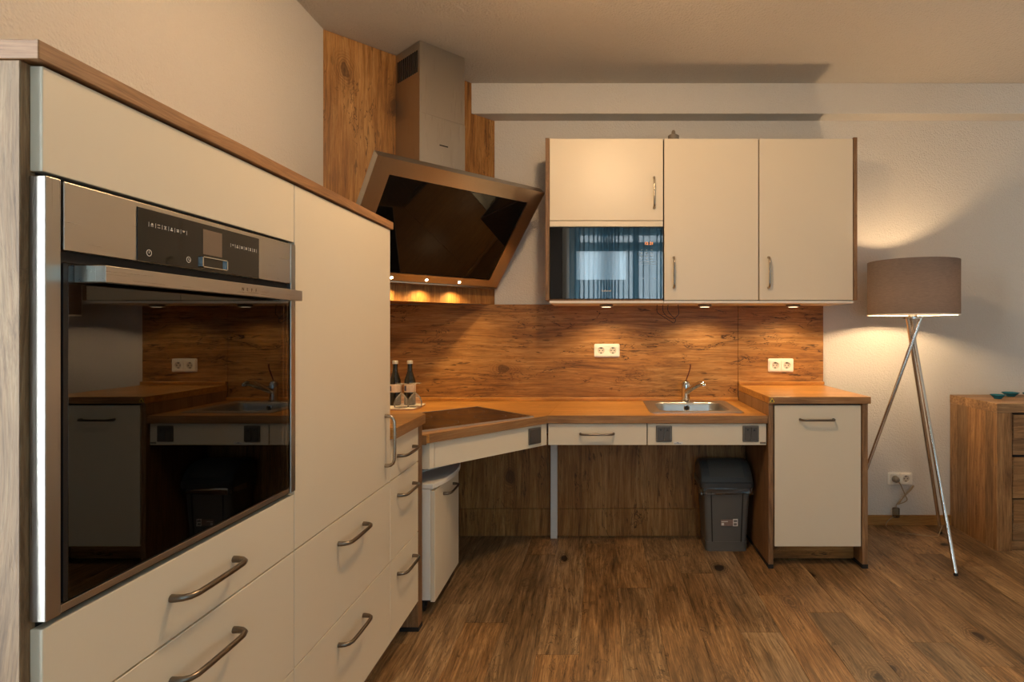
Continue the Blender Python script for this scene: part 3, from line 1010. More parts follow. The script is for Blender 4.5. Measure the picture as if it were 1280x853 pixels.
MB().box(-0.2525, 0.8065, YW - .0012, YW - .0001, ZT0, ZT1 - .0005).build('edge_band', M_edge_x, mw)
dv = Vector((PX + 0.2540, PY - YW, 0)).normalized()
dvn = Vector((-dv.y, dv.x, 0))
if dvn.y > 0:
    dvn = -dvn
EF = frame((-0.2540, YW, 0), dv, dvn, (0, 0, 1))
MB(EF).box(0.0, math.hypot(PX + 0.2540, PY - YW), 0.0001, 0.0012, ZT0, ZT1 - .0005).build('edge_band', M_edge_x, mw)
MB().box(-0.700, PX, PY - .040, PY - .0385, ZT0, ZT1 - .0005).build('edge_band', M_edge_x, mw)
# front panels under it
MB_F = frame((-0.253, YW + 0.018, 0), ((PX + 0.253), (PY - YW), 0), (0, 1, 0), (0, 0, 1))
da = Vector((PX - (-0.253), PY - YW, 0))
DAL = da.length
da.normalize()
dn = Vector((-da.y, da.x, 0))
if dn.y > 0:
    dn = -dn
CF = frame((-0.258, YW + 0.014, 0), -da, -dn, (0, 0, 1))     # x back towards the straight run, y into the depth
ZA0, ZA1 = 0.590, 0.693
ca = thing('apron_panel', 'cream diagonal front panel under the hob with dark switch', 'panel', (-0.46, 2.57, ZA0))
MB(CF).box(-DAL + 0.026, -0.034, 0.002, 0.018, ZA0, ZA1, 0.001).build('panel', M_cream, ca)
MB(CF).box(-0.032, 0.003, 0.002, 0.018, ZA0, ZA1, 0.001).build('filler', M_cream, ca)
MB(CF).box(-DAL + .001, -DAL + 0.024, 0.002, 0.018, ZA0, ZA1, 0.001).build('filler', M_cream, ca)
MB().box(-0.735, PX - .003, PY + .012, PY + .028, ZA0, ZA1, 0.001).build('filler', M_cream, ca)
MB(CF).box(-DAL + 0.002, -0.002, 0.0185, 0.035, ZA0 - .003, ZA1 + .002).build('backing', M_gap, ca)
swp = MB(CF).box(-0.118, -0.040, -0.006, 0.0019, 0.606, 0.684, 0.004).build('switch_plate', M_switchf, ca)
MB(CF).box(-0.112, -0.046, -0.010, -0.0061, 0.612, 0.678, 0.002).build('rocker', M_switch, swp)

YA = YW + 0.013
du = thing('drawer_unit', 'flat cream drawer under the worktop left of the sink panel', 'drawer', (-0.015, YA, ZA0))
MB().box(-0.252, 0.2275, YA + .0165, 3.22, ZA0 + .003, ZA1, 0).build('carcass', M_gap, du)
dd = MB().box(-0.250, 0.2255, YA, YA + .016, ZA0, ZA1, 0.0013).build('drawer', M_cream, du)
handle(dd, (-0.0145, YA, 0.645), (1, 0, 0), (0, -1, 0), M_bronze)
sa = thing('apron_panel', 'cream panel under the sink with two up and down switches', 'panel', (0.5, YA, ZA0))
sap = MB().box(0.2305, 0.8035, YA, YA + .016, ZA0, ZA1, 0.0013).build('panel', M_cream, sa)
sbk = MB().box(0.229, 0.806, YA + .0165, YA + 0.035, ZA0 - .002, ZA1).build('backing', M_gap, sa)
for x in (0.3085, 0.7275):
    pl = MB().box(x - .039, x + .039, YA - .006, YA - .0002, 0.606, 0.684, 0.004).build('switch_plate', M_switchf, sa)
    for k, (a, b) in enumerate(((-.031, -.001), (.001, .031))):
        MB().box(x + a, x + b, YA - .010, YA - .0062, 0.613, 0.677, 0.0015).build('rocker', M_switch, pl)
        cx = x + (a + b) / 2
        s = -1 if k == 0 else 1
        tri = [(cx - .0065, 0.664 - s * .005), (cx + .0065, 0.664 - s * .005), (cx, 0.664 + s * .006)]
        MB().loft([[(p[0], YA - .0106, p[1]) for p in tri], [(p[0], YA - .0099, p[1]) for p in tri]]).build('arrow', M_black, pl)
MB().box(0.356, 0.400, YA - .0006, YA - .0001, 0.594, 0.606).build('sticker', M_stickw, sa)
sk = MB()
for k, (a, b, zz) in enumerate(((.359, .366, .597), (.368, .373, .599), (.374, .383, .598), (.385, .391, .5975), (.372, .380, .602))):
    sk.box(a, b, YA - .0009, YA - .0006, zz - .0012, zz + .0012)
sk.build('sticker_print', plain('sticker_ink', srgb(110, 120, 150), 0.6, noise=0.05), sa)
MB().box(0.773, 0.801, YA - .0012, YA - .0001, 0.596, 0.605).build('name_tag', M_clip, sa)

lg = MB().box(-0.2715, -0.235, 3.200, 3.2335, 0.0, ZT0 - .001, 0.002).build('support_leg', M_alu)
tag(lg, 'white metal support leg in the knee space under the worktop', 'leg')

# ------------------------------------------------------------------ hob
hc = Vector((-0.312, 2.750, 0))
he = Vector((-0.407, -0.395, 0)).normalized()           # along the front edge, to the left
hn = Vector((he.y, -he.x, 0))
if hn.y < 0:
    hn = -hn
HBF = frame(hc + Vector((0, 0, ZT1)), -he, hn, (0, 0, 1))
hw_, hd_ = 0.575, 0.485
hob = thing('hob', 'black glass hob set diagonally in the worktop corner', 'hob', hc + he * hw_ / 2 + hn * hd_ / 2 + Vector((0, 0, ZT1)))
MB(HBF).ringplate([(-hw_, 0), (0, 0), (0, hd_), (-hw_, hd_)], [(-hw_ + .006, .006), (-.006, .006), (-.006, hd_ - .006), (-hw_ + .006, hd_ - .006)], 0.0003, 0.0065).build('steel_rim', M_steel_y, hob)
MB(HBF).box(-hw_ + .0065, -.0065, .0065, hd_ - .0065, 0.0003, 0.0055, 0.0008, 1).build('glass', M_hob, hob)
zr = MB(HBF)
for cx, cy, r in ((-0.15, 0.14, .075), (-0.42, 0.14, .09), (-0.15, 0.35, .09), (-0.42, 0.35, .075)):
    zr.ringplate([(cx + r * math.cos(t * math.pi / 20), cy + r * math.sin(t * math.pi / 20)) for t in range(40)],
                 [(cx + (r - .0012) * math.cos(t * math.pi / 20), cy + (r - .0012) * math.sin(t * math.pi / 20)) for t in range(40)], 0.0055, 0.0057)
zr.build('zone_print', plain('hob_print', (0.05, 0.045, 0.04, 1), 0.4, noise=0.05), hob)

# ------------------------------------------------------------------ sink and tap
snk = thing('sink', 'square stainless steel sink set into the worktop', 'sink', (0.4825, 3.12, ZT1))
ZR = ZT1 + 0.004
MB().ringplate(rrect(0.248, 0.717, 2.885, 3.368, 0.02), rrect(0.300, 0.665, 2.940, 3.285, 0.06), ZT1 + .0003, ZR).build('rim', M_sink, snk)
rings = []
for d_, z_ in ((0.0, ZR), (0.004, ZR - .004), (0.007, ZR - .02), (0.016, ZR - .125), (0.035, ZR - .150), (0.10, ZR - .156)):
    rings.append(rrect(0.300 + d_, 0.665 - d_, 2.940 + d_, 3.285 - d_, max(0.06 - d_ * .4, .02), z_))
MB().loft(rings, cap0=False, cap1=True).build('bowl', M_sink, snk)
MB(frame((0.487, 3.2772, ZR - .031), (1, 0, 0), (0, 0, 1), (0, -1, 0))).lathe([(0.017, 0), (0.017, .002), (0.013, .003), (0.0125, .001)], (0, 0, 0), 20).build('overflow_ring', M_chrome, snk)
MB(frame((0.487, 3.2772, ZR - .031), (1, 0, 0), (0, 0, 1), (0, -1, 0))).lathe([(0.0115, .0012), (0.0115, .0018)], (0, 0, 0), 16).build('overflow_hole', M_gap, snk)
MB().lathe([(0.035, 0), (0.032, .003), (0.02, .001)], (0.482, 3.11, ZR - .1558), 24).build('drain', M_chrome, snk)

tp = thing('mixer_tap', 'chrome mixer tap with long thin lever behind the sink', 'tap', (0.490, 3.328, ZR))
tb = MB().lathe([(0.029, 0), (0.029, .006), (0.025, .010), (0.0235, .05), (0.025, .075), (0.025, .10), (0.019, .113), (0.006, .118)], (0.490, 3.328, ZR + .0003), 24)
tb.build('body', M_chrome, tp)
sp_ = smooth_path([(0.492, 3.322, ZR + .055), (0.512, 3.28, ZR + .078), (0.545, 3.21, ZR + .110), (0.556, 3.185, ZR + .116), (0.562, 3.172, ZR + .110), (0.563, 3.169, ZR + .101)], 6)
MB().tube(sp_, [0.018 - 0.004 * min(1, i / 18) for i in range(len(sp_))], 14).build('spout', M_chrome, tp)
lv = smooth_path([(0.488, 3.326, ZR + .112), (0.496, 3.324, ZR + .135), (0.506, 3.322, ZR + .165), (0.513, 3.320, ZR + .19), (0.515, 3.318, ZR + .205), (0.511, 3.316, ZR + .214)], 6)
MB().tube(lv, [0.0032] * 20 + [0.0038] * (len(lv) - 20), 8).build('lever', M_red, tp)

# ------------------------------------------------------------------ right base unit
ru = thing('base_cabinet', 'tall cream-fronted base cabinet between oak side panels right of the sink', 'cabinet', (1.05, 3.1, 0))
for a, b in ((0.809, 0.832), (1.2585, 1.2865)):
    sp1 = MB().box(a, b, 2.800, 3.409 if a < 1 else 3.428, 0.020, 0.7915, 0.0012).build('side_panel', M_side_z, ru)
    MB().box(a, b, 2.799, 3.409 if a < 1 else 3.428, 0.0, 0.0195).build('foot_strip', M_gap, ru)
MB().box(0.8325, 1.258, 2.822, 3.409, 0.103, 0.7915).build('carcass', M_gap, ru)
rd = MB().box(0.8395, 1.2545, 2.803, 2.821, 0.105, 0.784, 0.0014).build('door', M_cream, ru)
handle(rd, (1.042, 2.803, 0.716), (1, 0, 0), (0, -1, 0), M_bronze)
MB().box(0.8325, 1.258, 2.895, 2.912, 0.012, 0.1025).build('kick_board', M_oak_x, ru)
rw = thing('worktop', 'short raised oak worktop with yellow sticker on the right base cabinet', 'worktop', (1.05, 3.1, 0.7925))
MB().prism([(0.8085, 2.792), (1.298, 2.792), (1.298, YB - .002), (1.307, YB - .002), (1.307, YS - .001), (0.8085, YS - .001)][:2] + [(1.298, YS - .001), (0.8085, YS - .001)], 0.7925, 0.826, 0.002).build('slab', M_top, rw)
MB().box(0.8105, 1.296, 2.7908, 2.7919, 0.794, 0.8245).build('edge_band', M_edge_x, rw)
MB().box(0.8085, 1.306, YS - .022, YS - .001, 0.8263, 0.846, 0.003).build('upstand', M_top, rw)
tri = [(0.811, 0.800), (0.836, 0.800), (0.8235, 0.822)]
MB().loft([[(x, 2.7900, z) for x, z in tri], [(x, 2.7907, z) for x, z in tri]]).build('warning_sticker', M_yellow, rw)
tri2 = [(0.8165, 0.8025), (0.8305, 0.8025), (0.8235, 0.8145)]
MB().loft([[(x, 2.7894, z) for x, z in tri2], [(x, 2.7899, z) for x, z in tri2]]).build('sticker_print', M_black, rw)
MB().prism([(0.811, 2.795), (0.822, 2.795), (0.811, 2.815)], 0.8263, 0.8268).build('warning_sticker', M_yellow, rw)

# ------------------------------------------------------------------ wall cabinets
YU = 3.070
ZU0, ZU1 = 1.3035, 2.1535


def wall_cab(label, x0, x1, side=None):
    t = thing('wall_cabinet', label, 'wall cabinet', ((x0 + x1) / 2, 3.25, ZU0), 'wall cabinets over the worktop')
    if side == 'l':
        MB().box(x0 - .0215, x0 - .0005, YU - .001, YB - .001, ZU0 - .001, ZU1 + .004, 0.001).build('side_panel', M_side_z, t)
    if side == 'r':
        MB().box(x1 + .0015, x1 + .021, YU - .001, YB - .001, ZU0 - .001, ZU1 + .008, 0.001).build('side_panel', M_side_z, t)
    MB().box(x0, x1, YU - .002, YB - .002, 1.2865, 1.2995, 0.001).build('light_rail', M_white, t)
    return t


wc1 = wall_cab('left wall cabinet, cream flap door above the microwave', -0.266, 0.333, 'l')
c1 = MB()
c1.box(-0.265, 0.332, YU + .019, YB - .002, 1.690, ZU1).box(-0.265, -0.250, YU + .019, YB - .002, 1.30, 1.690).box(0.318, 0.332, YU + .019, YB - .002, 1.30, 1.690)
c1.box(-0.250, 0.318, YB - .02, YB - .002, 1.30, 1.69)
c1.build('carcass', M_gap, wc1)
MB().box(-0.265, 0.332, YU - .0005, YU + .35, 1.3, 1.3085).build('shelf', M_side_z, wc1)
d = MB().box(-0.265, 0.3315, YU, YU + .018, 1.7235, ZU1, 0.0014).build('door', M_cream, wc1)
handle(d, (0.284, YU, 1.868), (0, 0, 1), (0, -1, 0), M_nickel)
MB().box(-0.265, 0.3315, YU, YU + .018, 1.6905, 1.7205, 0.0014).build('rail', M_cream, wc1)
wc2 = wall_cab('middle wall cabinet with a plain cream door beside the microwave', 0.335, 0.836)
MB().box(0.336, 0.8355, YU + .019, YB - .002, 1.30, ZU1).build('carcass', M_gap, wc2)
d = MB().box(0.3385, 0.8335, YU, YU + .018, ZU0, ZU1, 0.0014).build('door', M_cream, wc2)
handle(d, (0.388, YU, 1.448), (0, 0, 1), (0, -1, 0), M_nickel)
wc3 = wall_cab('right wall cabinet with a plain cream door nearest the floor lamp', 0.8365, 1.3335, 'r')
MB().box(0.837, 1.333, YU + .019, YB - .002, 1.30, ZU1).build('carcass', M_gap, wc3)
d = MB().box(0.8395, 1.3315, YU, YU + .018, ZU0, ZU1, 0.0014).build('door', M_cream, wc3)
handle(d, (0.886, YU, 1.448), (0, 0, 1), (0, -1, 0), M_nickel)

mv = thing('microwave', 'black glass built-in microwave under the left wall cabinet', 'microwave', (0.033, 3.2, 1.309))
MB().box(-0.249, 0.317, YU + .012, YB - .03, 1.309, 1.686).build('casing', M_black, mv)
MB().box(-0.2635, 0.3305, YU - .006, YU + .0115, 1.3095, 1.6865, 0.0015).build('glass_front', M_mwglass, mv)
MB().box(-0.124, 0.135, YU - .0068, YU - .0061, 1.410, 1.560).build('inner_window', M_mwwin, mv)
tx = MB()
for k, w in enumerate((.004, .003, .004, .003, .005, .003, .004, .004, .003)):
    x = 0.010 + k * .0056
    tx.box(x, x + w, YU - .0066, YU - .0061, 1.3485, 1.3545 + (.003 if k in (0, 3, 8) else 0))
tx.build('maker_mark', M_icon, mv)
for k, chh in enumerate(('1', '2', ':', '2', '1')):
    text(chh, 0.020, M_led, mv, frame((0.238 + 0.0095 * k, YU - .0062, 1.6005), (1, 0, 0), (0, 0, 1), (0, -1, 0)), 0.0002, 'clock_digit')
kp = MB()
for i in range(4):
    for j in range(3):
        x, z = 0.215 + j * .026, 1.565 - i * .016
        kp.box(x, x + .008, YU - .0066, YU - .0061, z, z + .003)
kp.box(0.205, 0.300, YU - .0066, YU - .0061, 1.5035, 1.5045).box(0.205, 0.300, YU - .0066, YU - .0061, 1.492, 1.493)
for x in (0.225, 0.284, 0.288):
    kp.box(x, x + .004, YU - .0066, YU - .0061, 1.415, 1.419)
kp.build('key_print', plain('grey_print', srgb(150, 160, 160), 0.6, noise=0.1), mv)['kind'] = 'stuff'

for x, lab in ((0.035, 'small steel puck light under the microwave'), (0.575, 'small steel puck light under the middle wall cabinet'), (1.06, 'small steel puck light under the right wall cabinet')):
    p = thing('puck_light', lab, 'light', (x, 3.20, 1.272), 'puck lights under the wall cabinets')
    MB().lathe([(0.030, 0.0), (0.036, 0.002), (0.038, 0.012), (0.034, 0.0143)], (x, 3.20, 1.272), 28).build('housing', M_clip, p)
    MB().lathe([(0.024, -.0012), (0.026, -.0004)], (x, 3.20, 1.272), 24).build('lens', M_puck, p)
    light('puck_light_lamp', 'SPOT', (x, 3.20, 1.268), 9.0, (1.0, 0.70, 0.36), 0.022, (0, 0, 0), math.radians(150), 0.6)

# loose wires hanging under the middle cabinet
wl = smooth_path([(0.318, 3.25, 1.286), (0.319, 3.25, 1.245), (0.345, 3.25, 1.225), (0.385, 3.25, 1.200), (0.412, 3.25, 1.185), (0.420, 3.25, 1.205), (0.395, 3.25, 1.230), (0.378, 3.25, 1.255), (0.379, 3.25, 1.2865)], 6)
wr = smooth_path([(0.350, 3.252, 1.2865), (0.352, 3.254, 1.250), (0.375, 3.256, 1.222), (0.410, 3.256, 1.208), (0.432, 3.256, 1.226), (0.440, 3.254, 1.24), (0.435, 3.252, 1.2865)], 6)
lw = MB().tube(wl, 0.0019, 6).tube(wr, 0.0019, 6).build('loose_wire', M_wire)
tag(lw, 'thin dark loops of loose wire hanging under the middle wall cabinet', 'wire')
cl = MB()
cl.lathe([(0.030, 0.0), (0.030, 0.043), (0.024, 0.048), (0.012, 0.050), (0.010, 0.068), (0.006, 0.074)], (0.398, 3.16, ZU1 + .0005), 20)
tag(cl.build('cable_gland', M_clip), 'small grey fitting standing on top of the middle wall cabinet', 'fitting')


# ------------------------------------------------------------------ sockets
def socket(label, x0, x1, z0, z1, y, grey=False):
    t = thing('double_socket', label, 'socket', ((x0 + x1) / 2, y, z0), 'double wall sockets')
    MB(frame((0, y, 0), (1, 0, 0), (0, 0, 1), (0, -1, 0))).prism(rrect(x0, x1, z0, z1, 0.008, n=4), 0.0003, 0.0055, 0.0015, 1).build('frame', M_socket, t)
    w = (x1 - x0 - .012) / 2
    for k in (0, 1):
        cx = x0 + .006 + w * (k + .5)
        cz = (z0 + z1) / 2
        F_ = frame((cx, y - .0101, cz), (1, 0, 0), (0, 0, 1), (0, -1, 0))
        h_ = min(w, z1 - z0 - .012) / 2 - .0015
        ins = MB(F_).ringplate(rrect(-h_, h_, -h_, h_, .004, n=6), [(0.0205 * math.cos(a), 0.0205 * math.sin(a)) for a in [math.radians(-45 + (q - 3) * 360 / 28) for q in range(28)]], -0.0044, 0.003).build('insert', M_socket, t)
        MB(F_).lathe([(0.0202, -0.0040), (0.0202, -0.0030)], (0, 0, 0), 28).build('well', M_wellshade, ins)
        hm = MB(F_)
        for sx in (-.0095, .0095):
            hm.lathe([(0.0030, .0010), (0.0030, .0016)], (sx, 0, -.004), 12)
        hm.box(-.0045, .0045, .0115, .0165, -.003, -.0024).box(-.0045, .0045, -.0165, -.0115, -.003, -.0024)
        hm.build('contacts', M_gap, ins)
    return t


socket('white double socket on the backsplash below the microwave', -0.034, 0.115, 0.986, 1.065, YS)
socket('white double socket on the backsplash above the right base cabinet', 0.982, 1.130, 0.899, 0.979, YS)
socket('white double socket low on the plaster wall behind the floor lamp', 1.690, 1.835, 0.236, 0.308, YB)

# ------------------------------------------------------------------ rolling container under the hob corner
rc = thing('rolling_container', 'white rolling waste container with bowed lid under the hob', 'container', (-0.84, 2.535, 0))
cX0, cX1, cY0, cY1 = -1.10, -0.680, 2.336, 2.734
MB().box(cX0, cX1 - .0005, cY0, cY1, 0.062, 0.508, 0.002).build('body', M_white, rc)
cd = MB().box(cX1, cX1 + 0.018, cY0 + .002, cY1 - .002, 0.055, 0.500, 0.002).build('door', M_cream, rc)
handle(cd, (cX1 + .018, 2.545, 0.455), (0, 1, 0), (1, 0, 0), M_bronze)
bow = [(cX0, cY0 - .002), (cX1 + .012, cY0 - .002)]
for k in range(1, 13):
    t = k / 12
    bow.append((cX1 + .012 + .038 * math.sin(math.pi * min(1, t * .98)) ** .8, cY0 + (cY1 + .03 - cY0) * t))
bow += [(cX0, cY1 + .03)]
ld = MB().prism(bow, 0.509, 0.530, 0.003).build('lid', M_white, rc)
MB().hexa([(-0.80, 2.47, .5302), (-0.665, 2.70, .5302), (-0.68, 2.715, .5302), (-0.815, 2.485, .5302), (-0.80, 2.47, .536), (-0.665, 2.70, .548), (-0.68, 2.715, .548), (-0.815, 2.485, .536)], 0.002).build('lid_grip', M_white, ld)
MB().box(cX0 + .02, cX1 - .01, cY0 + .012, cY1 - .012, 0.054, 0.0618).build('base', M_gap, rc)  # black base plate, also stands in for the shadow under the container
for x, y in ((-1.05, 2.38), (-0.72, 2.38), (-1.05, 2.69), (-0.72, 2.69)):
    MB(frame((x, y, 0.0262), (0, 1, 0), (0, 0, 1), (1, 0, 0))).lathe([(0.018, -.011), (0.025, -.009), (0.026, -.004), (0.026, .004), (0.025, .009), (0.018, .011)], (0, 0, 0), 20).box(-.012, .012, 0.0, .0355, -.016, -.012).box(-.012, .012, 0.0, .0355, .012, .016).build('caster', M_ferrule, rc)

# ------------------------------------------------------------------ waste bin
wb = thing('waste_bin', 'dark grey swing-lid waste bin standing under the sink', 'bin', (0.655, 3.11, 0))
B0, B1, BY0, BY1 = 0.537, 0.774, 3.010, 3.205
rings = []
for k, z in enumerate((0.0, 0.004, 0.05, 0.0505, 0.30, 0.332)):
    e_ = 0.018 * (1 - z / 0.33)
    g_ = 0.003 if k >= 3 else 0.0
    rings.append(rrect(B0 - .006 + e_ + g_, B1 + .006 - e_ - g_, BY0 - .004 + e_ * .7 + g_, BY1 + .004 - e_ * .7 - g_, 0.022, z, 4))
MB().loft(rings).build('body', M_bin, wb)
for s in (-1, 1):
    cx = (B0 + B1) / 2 + s * 0.082
    MB().hexa([(cx - .003 - s * .009, BY0 + .009, .003), (cx + .003 - s * .009, BY0 + .009, .003), (cx + .003 - s * .009, BY0 + .02, .003), (cx - .003 - s * .009, BY0 + .02, .003),
               (cx - .003, BY0 - .003, .31), (cx + .003, BY0 - .003, .31), (cx + .003, BY0 + .008, .31), (cx - .003, BY0 + .008, .31)]).build('groove', M_gap, wb)
rm = MB().loft([rrect(B0 - .020, B1 + .020, BY0 - .016, BY1 + .016, .028, .333, 5), rrect(B0 - .022, B1 + .022, BY0 - .018, BY1 + .018, .03, .338, 5), rrect(B0 - .022, B1 + .022, BY0 - .018, BY1 + .018, .03, .358, 5), rrect(B0 - .018, B1 + .018, BY0 - .012, BY1 + .014, .028, .364, 5)])
lid = rm.build('lid', M_binlid, wb)
# domed hood of the lid: profile in Y/Z extruded in X with taper
prof = [(BY0 - .010, .364), (BY0 + .004, .392), (BY0 + .030, .424), (BY0 + .065, .447), (BY0 + .11, .455), (BY1 - .03, .45), (BY1, .432), (BY1 + .012, .364)]
rings = []
for x, ins in ((B0 - .016, .30), (B0 - .012, .12), (B0 - .002, .03), (B0 + .02, 0), (B1 - .02, 0), (B1 + .002, .03), (B1 + .012, .12), (B1 + .016, .30)):
    rings.append([(x, y + (0.5 * (BY0 + BY1) - y) * ins * .35, .364 + (z - .364) * (1 - ins)) for y, z in prof])
MB().loft(rings).build('dome', M_binlid, lid)
fp = [(0, BY0 - .0005, .3835), (0, BY0 + .030, .4245), (0, BY0 + .066, .4478), (0, BY0 + .11, .4556)]
for_rings = []
fl_ = MB()
fl_.loft([[(x, y - .0012, z + .0016) for _, y, z in fp] + [(x, y + .004, z - .006) for _, y, z in reversed(fp)] for x in (B0 + .030, B1 - .030)])
fl_.build('swing_flap', M_bin, lid)
# liner film hanging out under the rim
rnd = random.Random(3)
N_ = 72


def ring_at(z, off, jit):
    base_ = rrect(B0 - .006 - off, B1 + .006 + off, BY0 - .004 - off, BY1 + .004 + off, .026, None, 17)
    return [(x + rnd.uniform(-jit, jit), y + rnd.uniform(-jit, jit), z + rnd.uniform(-jit, jit)) for x, y in base_]


MB().loft([ring_at(.334, .008, .0005), ring_at(.322, .012, .003), ring_at(.308, .009, .004), ring_at(.300, .011, .006)], False, False).build('liner', M_liner, wb, angle=180)
st = MB().box(0.624, 0.686, BY0 - .0005, BY0 + .0032, .134, .166).build('sticker', M_sticker, wb)
st2 = MB().box(0.687, 0.711, BY0 - .0007, BY0 + .0032, .133, .169).build('sticker', M_stickw, wb)
MB().box(0.690, 0.708, BY0 - .0010, BY0 - .0007, .154, .165).box(0.690, 0.706, BY0 - .0010, BY0 - .0007, .137, .149).build('sticker_print', M_stickg, st2)
MB().box(0.626, 0.660, BY0 - .0008, BY0 - .0005, .155, .1585).box(0.627, 0.640, BY0 - .0008, BY0 - .0005, .137, .150).build('sticker_print', M_stickw, st)

# ------------------------------------------------------------------ bottles, goblets, tray
ty = tag(MB().loft([rrect(-1.16, -0.955, 2.99, 3.19, .02, ZT1 + .0005, 4), rrect(-1.165, -0.950, 2.985, 3.195, .02, ZT1 + .009, 4)]).build('tray', M_tray),
         'small white tray with bottles and goblets on the worktop corner', 'tray')
ZB = ZT1 + .0095


def bottle(x, y, label):
    t = thing('water_bottle', label, 'bottle', (x, y, ZB), 'water bottles on the white tray')
    MB().lathe([(0.026, 0), (0.030, .004), (0.030, .118), (0.028, .135), (0.020, .160), (0.0135, .180), (0.0125, .205), (0.0125, .222)], (x, y, ZB), 28).build('glass_body', M_bottle, t)
    MB().lathe([(0.0150, .221), (0.0152, .236), (0.013, .2385)], (x, y, ZB), 24).build('cap', M_cap, t)
    lb = MB().lathe([(0.0303, .070), (0.0306, .072), (0.0306, .112), (0.0303, .114)], (x, y, ZB), 28, False, False).build('paper_label', M_label, t)
    a0 = math.radians(250)
    MB().loft([[(x + r * math.cos(a0 - .5 + k * .1), y + r * math.sin(a0 - .5 + k * .1), ZB + z) for k in range(6)] for r, z in ((.0308, .078), (.0308, .104))], False, False).build('label_print', M_labelb, lb)


bottle(-1.097, 3.125, 'dark glass water bottle half hidden behind the tall larder cabinet')
bottle(-1.020, 3.130, 'dark glass water bottle on the tray, the one farther from the larder')


def goblet(x, y, label):
    prof = [(0.035, 0.0), (0.0375, .010), (0.0375, .022), (0.031, .045), (0.016, .064), (0.005, .074), (0.0038, .085), (0.0038, .112), (0.008, .118), (0.030, .1215), (0.0305, .1235)]
    o = MB().lathe(prof, (x, y, ZB), 32).build('goblet', M_glass)
    tag(o, label, 'glass', 'goblets upside down on the white tray')


goblet(-1.034, 3.035, 'upturned clear goblet on the tray, nearer the larder cabinet')
goblet(-0.972, 3.062, 'upturned clear goblet on the tray, nearer the backsplash socket')

# ------------------------------------------------------------------ floor lamp
LX, LY = 1.640, 3.060
lamp = thing('floor_lamp', 'chrome tripod floor lamp with round taupe drum shade', 'lamp', (LX, LY, 0))
R_ = 0.217
ZS0, ZS1 = 1.224, 1.504
seg = 64
circ = lambda r, z: [(LX + r * math.cos(2 * math.pi * k / seg), LY + r * math.sin(2 * math.pi * k / seg), z) for k in range(seg)]
sh = MB().loft([circ(R_, ZS0), circ(R_, ZS1), circ(R_ - .0025, ZS1), circ(R_ - .0025, ZS0)], closed=True).build('shade', M_shade, lamp)
MB().loft([circ(R_ + .0008, ZS0 - .0015), circ(R_ + .0008, ZS0 + .004), circ(R_ - .0034, ZS0 + .004), circ(R_ - .0034, ZS0 - .0015)], closed=True).build('shade_rim', M_inner, sh)
hp = MB()
for a in (30, 150, 270):
    ca_, sa_ = math.cos(math.radians(a)), math.sin(math.radians(a))
    hp.cyl((LX + .02 * ca_, LY + .02 * sa_, 1.252), (LX + (R_ - .003) * ca_, LY + (R_ - .003) * sa_, 1.252), 0.002, 8)
hp.build('shade_spider', M_chrome, sh)
MB().lathe([(0.050, 1.205), (0.050, 1.212), (0.02, 1.214), (0.02, 1.262), (0.015, 1.268)], (LX, LY, 0), 24).build('lamp_holder', M_chrome, lamp)
MB().sphere((LX, LY, 1.318), 0.020, 20, 12).build('bulb', M_bulb, lamp)
light('floor_lamp_light', 'POINT', (LX, LY, 1.318), 84, (1.0, 0.68, 0.38), 0.022)
feet = ((1.649, 2.72), (1.921, 3.272), (1.330, 3.205))
for k, (fx, fy) in enumerate(feet):
    d2 = Vector((fx - LX, fy - LY, 0))
    dirn = d2.normalized()
    tw = Vector((-dirn.y, dirn.x, 0)) * 0.010
    top = Vector((LX, LY, 1.215)) - dirn * 0.040 + tw
    foot = Vector((fx, fy, 0.012)) + tw
    MB().tube([foot, top], [0.0095, 0.0095], 16).build('leg', M_chrome, lamp)
    f0 = foot - (top - foot).normalized() * 0.006
    MB().tube([f0 + Vector((0, 0, -.005)), foot], [0.0095, 0.0098], 14).build('leg_foot', M_gap, lamp)
# cord from the rear foot to the plug
cord = smooth_path([(1.915, 3.262, 0.05), (1.880, 3.235, 0.012), (1.860, 3.225, 0.003), (1.78, 3.25, 0.003), (1.70, 3.29, 0.003), (1.655, 3.33, 0.004), (1.66, 3.385, 0.02), (1.70, 3.400, 0.05), (1.725, 3.405, 0.055)], 6)
MB().tube(cord, 0.0024, 8).build('cord', M_cord, lamp)
cord2 = smooth_path([(1.730, 3.408, 0.105), (1.735, 3.41, 0.125), (1.755, 3.405, 0.15), (1.785, 3.40, 0.185), (1.815, 3.40, 0.215), (1.832, 3.405, 0.235), (1.815, 3.40, 0.225), (1.775, 3.40, 0.18), (1.745, 3.40, 0.135), (1.740, 3.40, 0.13), (1.775, 3.395, 0.145), (1.788, 3.395, 0.16), (1.775, 3.392, 0.185), (1.762, 3.392, 0.215), (1.748, 3.39, 0.245), (1.735, 3.385, 0.262)], 6)
MB().tube(cord2, 0.0030, 8).build('cord', M_cord, lamp)
MB().box(1.709, 1.748, 3.396, 3.4155, 0.050, 0.108, 0.006).build('cord_switch', M_clear, lamp)
MB(frame((1.7285, YB - .0108, 0.272), (1, 0, 0), (0, 0, 1), (0, -1, 0))).lathe([(0.0185, .0015), (0.0185, .022), (0.013, .034), (0.006, .038)], (0, 0, 0), 20).build('plug', M_clip, lamp)

